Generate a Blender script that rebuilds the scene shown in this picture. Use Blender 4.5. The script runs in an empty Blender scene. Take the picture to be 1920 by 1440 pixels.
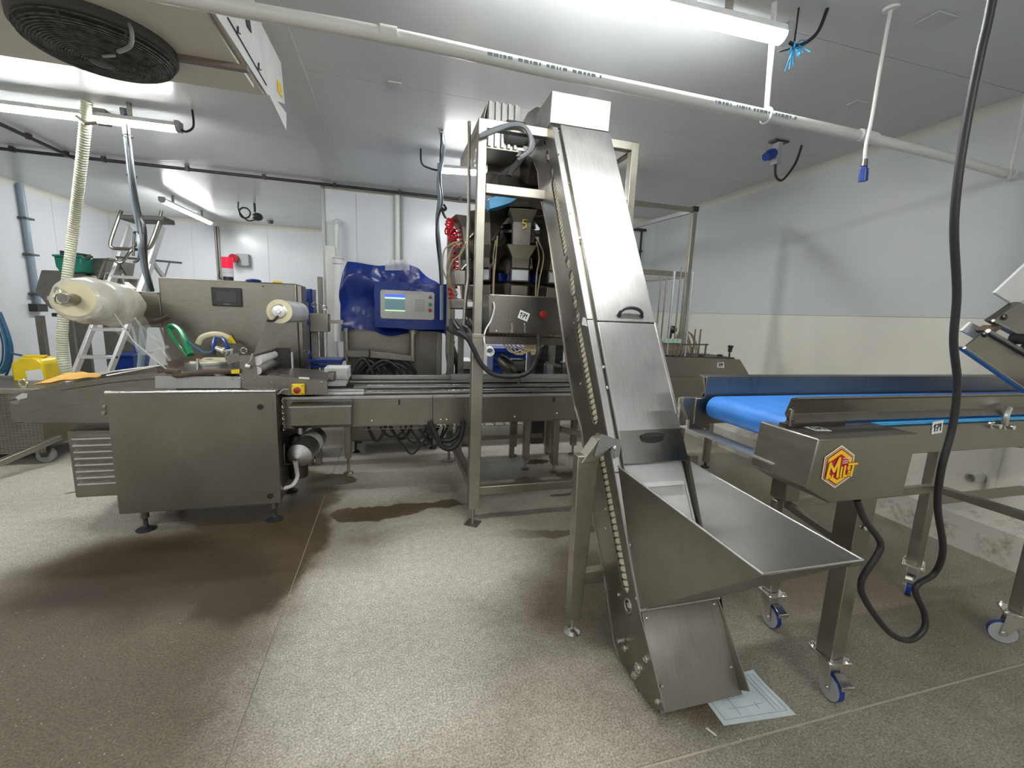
import bpy, bmesh, math, random
from math import sin, cos, pi, radians, sqrt, atan2, hypot
from mathutils import Vector, Matrix
from mathutils.geometry import tessellate_polygon
random.seed(7)
SC = bpy.context.scene
COL = SC.collection

# ------------------------------------------------------------------ camera
F, YAW, PIT, ROL, CAMH = 810.0, 0.27109, 0.16372, 0.03931, 1.4
R3 = (Matrix.Rotation(ROL, 3, 'Z') @ Matrix.Rotation(PIT, 3, 'X') @ Matrix.Rotation(-YAW, 3, 'Y')
      @ Matrix(((1, 0, 0), (0, 0, -1), (0, 1, 0))))
R3T = R3.transposed()
EYE = Vector((0, 0, CAMH))
cam = bpy.data.cameras.new('camera'); camo = bpy.data.objects.new('camera', cam); COL.objects.link(camo)
cam.sensor_width = 36; cam.lens = F / 1920 * 36; cam.clip_start = 0.02; cam.clip_end = 60
ax, ay, az = Vector(R3[0]), -Vector(R3[1]), -Vector(R3[2])
m4 = Matrix((ax, ay, az)).transposed().to_4x4(); m4.translation = EYE
camo.matrix_world = m4
SC.camera = camo


def W(px, py, X=None, Y=None, Z=None):
    """world point seen at a photo pixel, on a known plane"""
    d = R3T @ Vector(((px - 960) / F, (py - 720) / F, 1))
    t = X / d.x if X is not None else Y / d.y if Y is not None else (Z - CAMH) / d.z
    return EYE + d * t


# ------------------------------------------------------------------ world, exposure
wd = bpy.data.worlds.new('world'); SC.world = wd; wd.use_nodes = True
wd.node_tree.nodes['Background'].inputs[0].default_value = (0.75, 0.8, 0.85, 1)
wd.node_tree.nodes['Background'].inputs[1].default_value = 0.05
SC.view_settings.view_transform = 'Standard'; SC.view_settings.look = 'None'
SC.view_settings.gamma = 1; SC.view_settings.use_curve_mapping = False
SC.view_settings.exposure = 1.22
TUBE_POWER = 42.0      # emission strength of the fluorescent diffusers
CZ = 2.78              # ceiling height
WR = 3.65              # right wall
try:
    SC.cycles.max_bounces = 8; SC.cycles.diffuse_bounces = 4; SC.cycles.glossy_bounces = 4
    SC.cycles.sample_clamp_indirect = 6; SC.cycles.use_denoising = True
except Exception: pass

# ------------------------------------------------------------------ materials
def nt(name):
    m = bpy.data.materials.new(name); m.use_nodes = True
    return m, m.node_tree.nodes, m.node_tree.links, m.node_tree.nodes['Principled BSDF']
def ramp(N, a, b, ca, cb):
    r = N.new('ShaderNodeValToRGB'); e = r.color_ramp.elements
    e[0].position = a; e[1].position = b; e[0].color = (*ca, 1); e[1].color = (*cb, 1); return r
def plain(name, c, rough=.5, metal=0, var=.06, scale=8, emit=None, trans=0, alpha=1, bump=0, coat=0):
    m, N, L, P = nt(name)
    P.inputs['Roughness'].default_value = rough; P.inputs['Metallic'].default_value = metal
    if coat: P.inputs['Coat Weight'].default_value = coat
    tc = N.new('ShaderNodeTexCoord'); n = N.new('ShaderNodeTexNoise'); n.inputs['Scale'].default_value = scale
    n.inputs['Detail'].default_value = 4
    L.new(tc.outputs['Object'], n.inputs['Vector'])
    r = ramp(N, .3, .7, [max(0, x * (1 - var)) for x in c], [min(1, x * (1 + var)) for x in c])
    L.new(n.outputs['Fac'], r.inputs['Fac']); L.new(r.outputs['Color'], P.inputs['Base Color'])
    if emit: P.inputs['Emission Color'].default_value = (*c, 1); P.inputs['Emission Strength'].default_value = emit
    if trans: P.inputs['Transmission Weight'].default_value = trans
    if alpha < 1: P.inputs['Alpha'].default_value = alpha
    if bump:
        b = N.new('ShaderNodeBump'); b.inputs['Strength'].default_value = bump; b.inputs['Distance'].default_value = .01
        L.new(n.outputs['Fac'], b.inputs['Height']); L.new(b.outputs['Normal'], P.inputs['Normal'])
    return m
def steel(name, c, r0, r1, stretch=(2, 2, 40), var=.18, dirt=.0, metal=1.0):
    m, N, L, P = nt(name); P.inputs['Metallic'].default_value = metal
    tc = N.new('ShaderNodeTexCoord'); mp = N.new('ShaderNodeMapping'); mp.inputs['Scale'].default_value = stretch
    n = N.new('ShaderNodeTexNoise'); n.inputs['Scale'].default_value = 6; n.inputs['Detail'].default_value = 6
    n2 = N.new('ShaderNodeTexNoise'); n2.inputs['Scale'].default_value = 3.5; n2.inputs['Detail'].default_value = 5
    L.new(tc.outputs['Object'], mp.inputs['Vector']); L.new(mp.outputs['Vector'], n.inputs['Vector']); L.new(tc.outputs['Object'], n2.inputs['Vector'])
    r = ramp(N, .25, .75, [x * (1 - var) for x in c], [min(1, x * (1 + var * .6)) for x in c])
    mx = N.new('ShaderNodeMath'); mx.operation = 'MULTIPLY_ADD'; mx.inputs[1].default_value = .5
    hl = N.new('ShaderNodeMath'); hl.operation = 'MULTIPLY'; hl.inputs[1].default_value = .5
    L.new(n2.outputs['Fac'], hl.inputs[0]); L.new(n.outputs['Fac'], mx.inputs[0]); L.new(hl.outputs[0], mx.inputs[2])
    L.new(mx.outputs[0], r.inputs['Fac'])
    out = r.outputs['Color']
    if dirt:
        mix = N.new('ShaderNodeMix'); mix.data_type = 'RGBA'
        n3 = N.new('ShaderNodeTexNoise'); n3.inputs['Scale'].default_value = 7; n3.inputs['Detail'].default_value = 8
        L.new(tc.outputs['Object'], n3.inputs['Vector'])
        rr = ramp(N, .5, .72, (0, 0, 0), (dirt, dirt, dirt)); L.new(n3.outputs['Fac'], rr.inputs['Fac'])
        L.new(rr.outputs['Color'], mix.inputs['Factor']); L.new(out, mix.inputs['A']); mix.inputs['B'].default_value = (.2, .16, .11, 1)
        out = mix.outputs['Result']
    L.new(out, P.inputs['Base Color'])
    rr = N.new('ShaderNodeMapRange'); rr.inputs['To Min'].default_value = r0; rr.inputs['To Max'].default_value = r1
    rr.inputs['From Min'].default_value = .3; rr.inputs['From Max'].default_value = .7
    L.new(mx.outputs[0], rr.inputs['Value']); L.new(rr.outputs['Result'], P.inputs['Roughness'])
    b = N.new('ShaderNodeBump'); b.inputs['Strength'].default_value = .05; b.inputs['Distance'].default_value = .002
    L.new(n.outputs['Fac'], b.inputs['Height']); L.new(b.outputs['Normal'], P.inputs['Normal'])
    return m
def glow(name, c, s):
    m, N, L, P = nt(name); P.inputs['Base Color'].default_value = (*c, 1)
    P.inputs['Emission Color'].default_value = (*c, 1); P.inputs['Emission Strength'].default_value = s; return m

ST = steel('brushed_steel', (.30, .283, .25), .27, .45, (3, 3, 25), .25, .25)
STX = steel('brushed_steel_along', (.30, .283, .25), .27, .45, (40, 2, 2), .25, .22)
STD = steel('worn_steel', (.26, .245, .215), .33, .5, (3, 3, 10), .25, .35)
STB = steel('bright_steel', (.50, .50, .49), .42, .62, (30, 2, 2), .30)
STT = steel('tube_steel', (.40, .38, .325), .36, .54, (3, 3, 3), .2, .3)
STK = steel('dark_steel', (.11, .1, .09), .35, .55, (2, 2, 8), .25, .2)
ALU = steel('aluminium', (.8, .8, .78), .3, .45, (2, 2, 20), .1)
CHR = steel('polished_steel', (.8, .79, .76), .12, .22, (2, 2, 2), .05)
GALV = steel('galvanised', (.55, .58, .62), .35, .5, (2, 2, 2), .15)
BLK = plain('black_rubber', (.022, .022, .024), .45)
BLK2 = plain('black_plastic', (.03, .03, .032), .35)
DKG = plain('dark_grey', (.09, .09, .09), .5)
GRY = plain('grey_plastic', (.32, .33, .34), .45)
WHT = plain('white_plastic', (.74, .75, .74), .35)
PVC = plain('pvc_white', (.70, .70, .67), .3, var=.05, scale=3)
CRM = plain('cream_belt', (.66, .60, .47), .5, var=.1)
BLU = plain('blue_belt', (.035, .20, .62), .42, var=.1, scale=14)
BLUP = plain('blue_plastic', (.012, .045, .25), .3)
BLUL = plain('light_blue', (.06, .38, .72), .35)
RED = plain('red_plastic', (.33, .015, .02), .3)
REDL = plain('red_hose', (.72, .02, .05), .22)
YEL = plain('yellow_plastic', (.85, .62, .02), .35, var=.1)
ORG = plain('orange_sheet', (.90, .50, .08), .5, var=.05)
GRN = plain('green_plastic', (.01, .22, .16), .35)
GRNH = plain('green_hose', (.02, .30, .12), .2)
BLUH = plain('blue_hose', (.03, .14, .27), .35)
TANH = plain('tan_hose', (.55, .45, .27), .3, trans=.3)
SPIR = plain('spiral_hose', (.60, .62, .47), .4)
SPIR2 = plain('spiral_rib', (.74, .76, .60), .35)
GRAYC = plain('grey_cable', (.12, .13, .14), .4)
BGC = plain('blue_grey_hose', (.28, .36, .43), .35)
PAP = plain('paper_white', (.80, .82, .80), .7, var=.03)
INK = plain('black_ink', (.02, .02, .025), .6)
INKG = plain('grey_ink', (.25, .3, .32), .6)
RUST = plain('rusty_dark', (.10, .07, .05), .7, var=.4, bump=.3)
def clear(name, c, alpha, rough=.12):
    m, N, L, P = nt(name); P.inputs['Base Color'].default_value = (*c, 1); P.inputs['Alpha'].default_value = alpha
    P.inputs['Roughness'].default_value = rough; return m
FILM = clear('clear_film', (.8, .8, .76), .26, .15)
CLR = clear('clear_sheet', (.85, .87, .88), .22, .1)
def tarp():
    m, N, L, P = nt('blue_tarpaulin'); P.inputs['Roughness'].default_value = .2
    P.inputs['Base Color'].default_value = (.009, .032, .23, 1)
    tc = N.new('ShaderNodeTexCoord'); n = N.new('ShaderNodeTexNoise'); n.inputs['Scale'].default_value = 4; n.inputs['Detail'].default_value = 2.5
    n.inputs['Distortion'].default_value = .6
    L.new(tc.outputs['Object'], n.inputs['Vector']); b = N.new('ShaderNodeBump'); b.inputs['Strength'].default_value = .35; b.inputs['Distance'].default_value = .05
    L.new(n.outputs['Fac'], b.inputs['Height']); L.new(b.outputs['Normal'], P.inputs['Normal'])
    r = ramp(N, .3, .8, (.007, .022, .17), (.015, .05, .30)); L.new(n.outputs['Fac'], r.inputs['Fac']); L.new(r.outputs['Color'], P.inputs['Base Color'])
    return m
TARP = tarp()
def rollm():
    m, N, L, P = nt('wound_film'); P.inputs['Roughness'].default_value = .22
    tc = N.new('ShaderNodeTexCoord'); n = N.new('ShaderNodeTexNoise'); n.inputs['Scale'].default_value = 9; n.inputs['Detail'].default_value = 3
    L.new(tc.outputs['Object'], n.inputs['Vector']); r = ramp(N, .3, .75, (.58, .55, .42), (.85, .85, .80)); L.new(n.outputs['Fac'], r.inputs['Fac'])
    L.new(r.outputs['Color'], P.inputs['Base Color']); b = N.new('ShaderNodeBump'); b.inputs['Strength'].default_value = .35; b.inputs['Distance'].default_value = .02
    L.new(n.outputs['Fac'], b.inputs['Height']); L.new(b.outputs['Normal'], P.inputs['Normal']); return m
ROLLM = rollm()
ROLLE = plain('film_edge', (.78, .72, .48), .35, var=.08)
def panelm(name, c, rough, var=.04, spec=.5, scale=1.3):
    m, N, L, P = nt(name); P.inputs['Roughness'].default_value = rough; P.inputs['Specular IOR Level'].default_value = spec
    tc = N.new('ShaderNodeTexCoord'); n = N.new('ShaderNodeTexNoise'); n.inputs['Scale'].default_value = scale; n.inputs['Detail'].default_value = 8
    n.inputs['Roughness'].default_value = .65
    L.new(tc.outputs['Object'], n.inputs['Vector']); r = ramp(N, .3, .7, [x * (1 - var) for x in c], [x * (1 + var) for x in c])
    L.new(n.outputs['Fac'], r.inputs['Fac']); L.new(r.outputs['Color'], P.inputs['Base Color']); return m
CEIL = panelm('ceiling_lacquer', (.58, .60, .605), .27, .05, .45)
CEILT = panelm('ceiling_strip', (.52, .53, .52), .3)
WALLB = panelm('wall_white_lacquer', (.70, .72, .75), .25, .03)
WALLG = panelm('wall_grey_paint', (.64, .665, .665), .4, .04)
WALLC = panelm('wall_cream_paint', (.82, .80, .71), .45, .05)
COVE = panelm('cove_white', (.68, .67, .60), .4)
def kerbm():
    m, N, L, P = nt('painted_kerb'); P.inputs['Roughness'].default_value = .5
    tc = N.new('ShaderNodeTexCoord'); n = N.new('ShaderNodeTexNoise'); n.inputs['Scale'].default_value = 6; n.inputs['Detail'].default_value = 10; n.inputs['Roughness'].default_value = .7
    L.new(tc.outputs['Object'], n.inputs['Vector'])
    r = ramp(N, .52, .66, (.66, .64, .56), (.30, .26, .20)); L.new(n.outputs['Fac'], r.inputs['Fac']); L.new(r.outputs['Color'], P.inputs['Base Color'])
    return m
KERB = kerbm()

def floorm():
    m, N, L, P = nt('stained_concrete')
    tc = N.new('ShaderNodeTexCoord'); OC = tc.outputs['Object']
    def noise(sc, det=4, ro=.5, src=None):
        n = N.new('ShaderNodeTexNoise'); n.inputs['Scale'].default_value = sc; n.inputs['Detail'].default_value = det; n.inputs['Roughness'].default_value = ro
        L.new(src or OC, n.inputs['Vector']); return n
    def math_(op, a, b=None):
        x = N.new('ShaderNodeMath'); x.operation = op
        for i, v in enumerate((a, b)):
            if v is None: continue
            if isinstance(v, (int, float)): x.inputs[i].default_value = v
            else: L.new(v, x.inputs[i])
        return x.outputs[0]
    def mixc(f, a, b):
        x = N.new('ShaderNodeMix'); x.data_type = 'RGBA'
        for k, v in (('Factor', f), ('A', a), ('B', b)):
            if isinstance(v, tuple): x.inputs[k].default_value = (*v, 1)
            elif isinstance(v, (int, float)): x.inputs[k].default_value = v
            else: L.new(v, x.inputs[k])
        return x.outputs['Result']
    # distorted coordinates so that stains have ragged edges
    dn = noise(2.3, 5, .6); vs = N.new('ShaderNodeVectorMath'); vs.operation = 'MULTIPLY_ADD'
    vs.inputs[1].default_value = (.34, .34, 0)
    L.new(dn.outputs['Color'], vs.inputs[0]); L.new(OC, vs.inputs[2])
    def blob(cx, cy, rx, ry, rot=0, soft=.12):
        mp = N.new('ShaderNodeMapping'); mp.vector_type = 'TEXTURE'
        mp.inputs['Location'].default_value = (cx + .17, cy + .17, 0); mp.inputs['Rotation'].default_value = (0, 0, rot); mp.inputs['Scale'].default_value = (rx, ry, 1)
        L.new(vs.outputs[0], mp.inputs['Vector'])
        sp = N.new('ShaderNodeSeparateXYZ'); L.new(mp.outputs[0], sp.inputs[0])
        x2 = math_('MULTIPLY', sp.outputs[0], sp.outputs[0]); y2 = math_('MULTIPLY', sp.outputs[1], sp.outputs[1])
        d = math_('SQRT', math_('ADD', x2, y2))
        mr = N.new('ShaderNodeMapRange'); mr.interpolation_type = 'SMOOTHSTEP'
        mr.inputs['From Min'].default_value = 1 + soft; mr.inputs['From Max'].default_value = 1 - soft
        L.new(d, mr.inputs['Value']); return mr.outputs['Result']
    def mx(l):
        o = l[0]
        for k in l[1:]: o = math_('MAXIMUM', o, k)
        return o
    wet_shade = mx([blob(*a) for a in WET_SHADE]); stain = mx([blob(*a) for a in STAIN]); pale = mx([blob(*a) for a in PALE_SHEEN])
    n1 = noise(1.1, 8, .62); n2 = noise(140, 2, .5); n3 = noise(26, 5, .6)
    base = ramp(N, .3, .72, (.25, .225, .18), (.53, .495, .43)); L.new(n1.outputs['Fac'], base.inputs['Fac'])
    base = base.outputs['Color']
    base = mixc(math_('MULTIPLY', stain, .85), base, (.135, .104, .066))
    base = mixc(math_('MULTIPLY', pale, .85), base, (.72, .69, .62))
    sp = ramp(N, .35, .7, (.52, .52, .50), (1.35, 1.35, 1.32)); L.new(n2.outputs['Fac'], sp.inputs['Fac'])
    mu = N.new('ShaderNodeMix'); mu.data_type = 'RGBA'; mu.blend_type = 'MULTIPLY'; mu.inputs['Factor'].default_value = .8
    L.new(base, mu.inputs['A']); L.new(sp.outputs['Color'], mu.inputs['B']); base = mu.outputs['Result']
    sp3 = ramp(N, .3, .7, (.78, .76, .72), (1.1, 1.1, 1.1)); L.new(n3.outputs['Fac'], sp3.inputs['Fac'])
    mu = N.new('ShaderNodeMix'); mu.data_type = 'RGBA'; mu.blend_type = 'MULTIPLY'; mu.inputs['Factor'].default_value = .8
    L.new(base, mu.inputs['A']); L.new(sp3.outputs['Color'], mu.inputs['B']); base = mu.outputs['Result']
    # pale aggregate chips
    vo = N.new('ShaderNodeTexVoronoi'); vo.inputs['Scale'].default_value = 55; L.new(OC, vo.inputs['Vector'])
    chip = ramp(N, .10, .16, (1, 1, 1), (0, 0, 0)); L.new(vo.outputs['Distance'], chip.inputs['Fac'])
    sc = N.new('ShaderNodeSeparateColor'); L.new(vo.outputs['Color'], sc.inputs[0])
    keep = math_('GREATER_THAN', sc.outputs[0], .84)
    base = mixc(math_('MULTIPLY', math_('MULTIPLY', chip.outputs['Color'], keep), .7), base, (.62, .59, .50))
    dk = math_('LESS_THAN', sc.outputs[1], .12)
    base = mixc(math_('MULTIPLY', math_('MULTIPLY', chip.outputs['Color'], dk), .7), base, (.05, .045, .04))
    mw = N.new('ShaderNodeMix'); mw.data_type = 'RGBA'; mw.blend_type = 'MULTIPLY'; L.new(wet_shade, mw.inputs['Factor'])
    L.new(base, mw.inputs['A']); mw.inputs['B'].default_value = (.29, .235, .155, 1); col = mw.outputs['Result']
    L.new(col, P.inputs['Base Color'])
    rg = N.new('ShaderNodeMapRange'); rg.inputs['To Min'].default_value = .5; rg.inputs['To Max'].default_value = .42
    L.new(wet_shade, rg.inputs['Value'])
    rr = math_('ADD', rg.outputs['Result'], math_('MULTIPLY', math_('SUBTRACT', n3.outputs['Fac'], .5), .35))
    L.new(rr, P.inputs['Roughness']); P.inputs['Specular IOR Level'].default_value = .38
    b = N.new('ShaderNodeBump'); b.inputs['Strength'].default_value = .22; b.inputs['Distance'].default_value = .004
    L.new(n2.outputs['Fac'], b.inputs['Height']); L.new(b.outputs['Normal'], P.inputs['Normal'])
    return m
# (cx, cy, rx, ry, rot, softness) in metres on the floor
WET_SHADE = [(-1.15, 2.50, .66, .42, 0, .3), (-.66, 2.50, .26, .55, -.2, .14), (-.9, 3.3, .5, .55, 0, .12), (.15, 2.95, .34, .06, .05, .1), (-.10, 2.93, .34, .11, 0, .1), (.37, 2.98, .11, .07, 0, .1),
       (-.48, 3.6, .16, .12, 0, .1), (1.55, 3.35, .16, .09, 0, .1), (1.1, 3.3, .12, .07, 0, .15), (1.28, 3.0, .1, .03, .2, .2), (2.15, 3.05, .12, .07, 0, .15), (1.3, 3.75, .1, .05, 0, .1)]  # damp floor and puddles; patches before the cabinet also darken for its shadow
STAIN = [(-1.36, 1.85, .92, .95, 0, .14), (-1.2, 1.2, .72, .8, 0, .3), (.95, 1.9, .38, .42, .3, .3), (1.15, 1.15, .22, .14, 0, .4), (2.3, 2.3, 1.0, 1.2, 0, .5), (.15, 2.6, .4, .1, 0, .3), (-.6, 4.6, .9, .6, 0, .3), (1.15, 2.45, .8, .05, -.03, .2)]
PALE_SHEEN = [(.3, 2.3, .5, .45, 0, .5), (-.05, 1.8, .45, .55, 0, .5), (-2.5, 3.4, 1.1, 1.0, 0, .4), (.6, 4.0, 1.8, .55, 0, .4), (-.1, 3.5, .5, .35, 0, .4)]  # dry pale concrete, plus tube-light sheen painted right of the joint
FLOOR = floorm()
SEAL = panelm('joint_sealant', (.50, .46, .36), .7, .15, .3, 20)
TUBE = glow('tube_light', (.98, .99, .975), TUBE_POWER)

# ------------------------------------------------------------------ mesh builder
class B:
    def __init__(s): s.v = []; s.f = []
    def add(s, vs, fs):
        o = len(s.v); s.v += [tuple(p) for p in vs]; s.f += [tuple(i + o for i in f) for f in fs]; return s
    def box(s, x0, x1, y0, y1, z0, z1):
        vs = [(x, y, z) for z in (z0, z1) for y in (y0, y1) for x in (x0, x1)]
        return s.add(vs, [(0, 2, 3, 1), (4, 5, 7, 6), (0, 1, 5, 4), (2, 6, 7, 3), (0, 4, 6, 2), (1, 3, 7, 5)])
    def hexa(s, p):   # 8 points: bottom 4 ccw, top 4 ccw
        return s.add(p, [(3, 2, 1, 0), (4, 5, 6, 7), (0, 1, 5, 4), (1, 2, 6, 5), (2, 3, 7, 6), (3, 0, 4, 7)])
    def prism(s, pts, vec, holes=()):
        vec = Vector(vec); loops = [[Vector(p) for p in pts]] + [[Vector(p) for p in h] for h in holes]
        tris = tessellate_polygon(loops)
        flat = [p for l in loops for p in l]; n = len(flat)
        fs = [tuple(t) for t in tris] + [tuple(i + n for i in reversed(t)) for t in tris]
        o = 0
        for l in loops:
            k = len(l)
            for i in range(k): fs.append((o + i, o + (i + 1) % k, o + (i + 1) % k + n, o + i + n))
            o += k
        return s.add(flat + [p + vec for p in flat], fs)
    def tube(s, pts, r, n=8, cap=True, closed=False, r2=None):
        pts = [Vector(p) for p in pts]; m = len(pts); rings = []; up = None
        for i, p in enumerate(pts):
            a = pts[(i - 1) % m] if (i > 0 or closed) else p
            b = pts[(i + 1) % m] if (i < m - 1 or closed) else p
            t = (b - a).normalized() if (b - a).length > 1e-9 else Vector((0, 0, 1))
            if up is None: up = t.orthogonal().normalized()
            up = (up - t * up.dot(t)); up = up.normalized() if up.length > 1e-6 else t.orthogonal().normalized()
            sd = t.cross(up); rr = r if r2 is None else r + (r2 - r) * i / (m - 1)
            rings.append([p + (up * cos(2 * pi * k / n) + sd * sin(2 * pi * k / n)) * rr for k in range(n)])
        vs = [q for g in rings for q in g]; fs = []
        for i in range(m if closed else m - 1):
            j = (i + 1) % m
            for k in range(n): fs.append((i * n + k, i * n + (k + 1) % n, j * n + (k + 1) % n, j * n + k))
        if cap and not closed: fs.append(tuple(reversed(range(n)))); fs.append(tuple((m - 1) * n + k for k in range(n)))
        return s.add(vs, fs)
    def cyl(s, a, b, r, n=20, r2=None): return s.tube([a, b], r, n, r2=r2)
    def lathe(s, a, b, prof, n=24):  # prof: list of (t along a->b in metres, radius)
        a = Vector(a); d = (Vector(b) - a).normalized(); u = d.orthogonal().normalized(); w = d.cross(u); vs = []
        for t, r in prof: vs += [a + d * t + (u * cos(2 * pi * k / n) + w * sin(2 * pi * k / n)) * max(r, 1e-5) for k in range(n)]
        fs = []
        for i in range(len(prof) - 1):
            for k in range(n): fs.append((i * n + k, i * n + (k + 1) % n, (i + 1) * n + (k + 1) % n, (i + 1) * n + k))
        fs.append(tuple(reversed(range(n)))); fs.append(tuple((len(prof) - 1) * n + k for k in range(n)))
        return s.add(vs, fs)
    def bar(s, a, b, w, h, up=(0, 0, 1)):   # rectangular bar
        a = Vector(a); b = Vector(b); t = (b - a).normalized(); up = Vector(up); sd = t.cross(up)
        if sd.length < 1e-4: sd = t.cross(Vector((0, 1, 0)))
        sd.normalize(); u = sd.cross(t).normalized()
        q = [(-w / 2, -h / 2), (w / 2, -h / 2), (w / 2, h / 2), (-w / 2, h / 2)]
        return s.hexa([a + sd * x + u * y for x, y in q] + [b + sd * x + u * y for x, y in q])
    def sheet(s, quad, th):   # thin plate from 4+ coplanar points, extruded along its normal
        p = [Vector(q) for q in quad]; n = (p[1] - p[0]).cross(p[2] - p[0]).normalized() * th
        return s.prism(p, n)
    def grid(s, fn, nu, nv):
        vs = [fn(i / nu, j / nv) for i in range(nu + 1) for j in range(nv + 1)]
        fs = [(i * (nv + 1) + j, (i + 1) * (nv + 1) + j, (i + 1) * (nv + 1) + j + 1, i * (nv + 1) + j + 1) for i in range(nu) for j in range(nv)]
        return s.add(vs, fs)
    def torus(s, c, axis, R, r, n=24, k=8):
        c = Vector(c); ax_ = Vector(axis).normalized(); u = ax_.orthogonal().normalized(); w = ax_.cross(u)
        return s.tube([c + (u * cos(2 * pi * i / n) + w * sin(2 * pi * i / n)) * R for i in range(n)], r, k, closed=True)
    def ball(s, c, r, n=10, sq=(1, 1, 1)):
        c = Vector(c); vs = []; fs = []
        for i in range(n + 1):
            th = pi * i / n
            for k in range(2 * n):
                ph = pi * k / n; vs.append(c + Vector((r * sq[0] * sin(th) * cos(ph), r * sq[1] * sin(th) * sin(ph), r * sq[2] * cos(th))))
        for i in range(n):
            for k in range(2 * n): fs.append((i * 2 * n + k, (i + 1) * 2 * n + k, (i + 1) * 2 * n + (k + 1) % (2 * n), i * 2 * n + (k + 1) % (2 * n)))
        return s.add(vs, fs)

def smooth_path(pts, k=8):
    pts = [Vector(p) for p in pts]; out = []
    for i in range(len(pts) - 1):
        p0 = pts[max(i - 1, 0)]; p1 = pts[i]; p2 = pts[i + 1]; p3 = pts[min(i + 2, len(pts) - 1)]
        for j in range(k):
            t = j / k
            out.append(0.5 * ((2 * p1) + (p2 - p0) * t + (2 * p0 - 5 * p1 + 4 * p2 - p3) * t * t + (3 * p1 - p0 - 3 * p2 + p3) * t ** 3))
    out.append(pts[-1]); return out
SP = smooth_path

def link(name, b, mat, parent=None, bev=0, smooth=True, off=(0, 0, 0), solid=0):
    o3 = Vector(off)
    me = bpy.data.meshes.new(name); me.from_pydata([tuple(Vector(v) - o3) for v in b.v], [], b.f)
    bm = bmesh.new(); bm.from_mesh(me); bmesh.ops.remove_doubles(bm, verts=bm.verts, dist=1e-6)
    bmesh.ops.recalc_face_normals(bm, faces=bm.faces); bm.to_mesh(me); bm.free()
    me.materials.append(mat); me.validate()
    if smooth:
        for p in me.polygons: p.use_smooth = True
        me.set_sharp_from_angle(angle=radians(38))
    o = bpy.data.objects.new(name, me); COL.objects.link(o)
    if bev:
        md = o.modifiers.new('bevel', 'BEVEL'); md.width = bev; md.segments = 2; md.limit_method = 'ANGLE'; md.angle_limit = radians(40)
    if parent is not None: o.parent = parent
    return o
def thing(name, label, cat, loc, group=None):
    o = bpy.data.objects.new(name, None); COL.objects.link(o); o.location = loc; o.empty_display_size = .1
    o['label'] = label; o['category'] = cat
    if group: o['group'] = group
    return o
def org(T):   # world origin of the thing a part hangs under
    v = Vector((0, 0, 0))
    while T is not None: v += T.location; T = T.parent
    return v
def part(T, name, b, mat, bev=0, smooth=True, label=None, stuff=False):
    o = link(name, b, mat, T, bev, smooth, org(T))
    if label: o['label'] = label
    if stuff: o['kind'] = 'stuff'
    return o
def single(name, label, cat, b, mat, group=None, bev=0, smooth=True, kind=None):
    xs = [v[0] for v in b.v]; ys = [v[1] for v in b.v]; zs = [v[2] for v in b.v]
    c = ((min(xs) + max(xs)) / 2, (min(ys) + max(ys)) / 2, min(zs))
    o = link(name, b, mat, None, bev, smooth, c); o.location = c
    o['label'] = label; o['category'] = cat
    if group: o['group'] = group
    if kind: o['kind'] = kind
    return o
def struct(name, b, mat, bev=0, parent=None, smooth=False):
    o = link(name, b, mat, parent, bev, smooth)
    if parent is None: o['kind'] = 'structure'
    return o
def dup(root, loc=None, rotz=None, label=None, group=None, parent=None):
    def cp(o, par):
        c = o.copy(); COL.objects.link(c)
        if par is not None: c.parent = par
        for ch in [k for k in bpy.data.objects if k.parent == o]: cp(ch, c)
        return c
    r = cp(root, parent)
    if loc is not None: r.location = loc
    if rotz is not None: r.rotation_euler.z = rotz
    if label: r['label'] = label
    if group: r['group'] = group
    return r
def plane(o, u, v):
    o, u, v = Vector(o), Vector(u).normalized(), Vector(v)
    v = (v - u * v.dot(u)).normalized(); n = u.cross(v)
    return lambda a, b, c=0: o + u * a + v * b + n * c
STK_N = [0]
def stroke(b, f, pts, w, c0, c1):   # flat ribbon stroke on a plane
    for (x0, y0), (x1, y1) in zip(pts, pts[1:]):
        STK_N[0] = (STK_N[0] + 1) % 9; c1_ = c1 + .00009 * STK_N[0]
        dx, dy = x1 - x0, y1 - y0; l = hypot(dx, dy) or 1; dx /= l; dy /= l; nx, ny = -dy * w / 2, dx * w / 2; ex, ey = dx * w * .35, dy * w * .35
        q = [(x0 - ex - nx, y0 - ey - ny), (x1 + ex - nx, y1 + ey - ny), (x1 + ex + nx, y1 + ey + ny), (x0 - ex + nx, y0 - ey + ny)]
        b.hexa([f(x, y, c0) for x, y in q] + [f(x, y, c1_) for x, y in q])
def sticker(T, f, w, h, ang=0, thick=.0015, txt=True):
    """white number sticker, hand-written 171, centred on plane f"""
    ca, sa = cos(ang), sin(ang)
    g = lambda a, b, c=0: f(a * ca - b * sa, a * sa + b * ca, c)
    b = B(); q = [(-w / 2, -h / 2), (w / 2, -h / 2), (w / 2, h / 2), (-w / 2, h / 2)]
    b.hexa([g(x, y, 0) for x, y in q] + [g(x, y, thick) for x, y in q])
    s = part(T, 'number_sticker', b, PAP, label='white sticker hand-marked 171')
    t = B(); k = w * .075; S = lambda p: stroke(t, g, [(x * w, y * h) for x, y in p], k, thick, thick + .001)
    S([(-.38, .08), (-.27, .28), (-.27, -.28)]); S([(-.14, .22), (.10, .26), (-.04, -.3)]); S([(-.12, -.02), (.10, .02)]); S([(.16, .08), (.28, .28), (.28, -.28)])
    part(s, 'lettering', t, INK, smooth=False)
    return s
def circ(f, cx, cy, r, n=16, rx=None): return [f(cx + (rx or r) * cos(2 * pi * i / n), cy + r * sin(2 * pi * i / n)) for i in range(n)]
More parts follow.
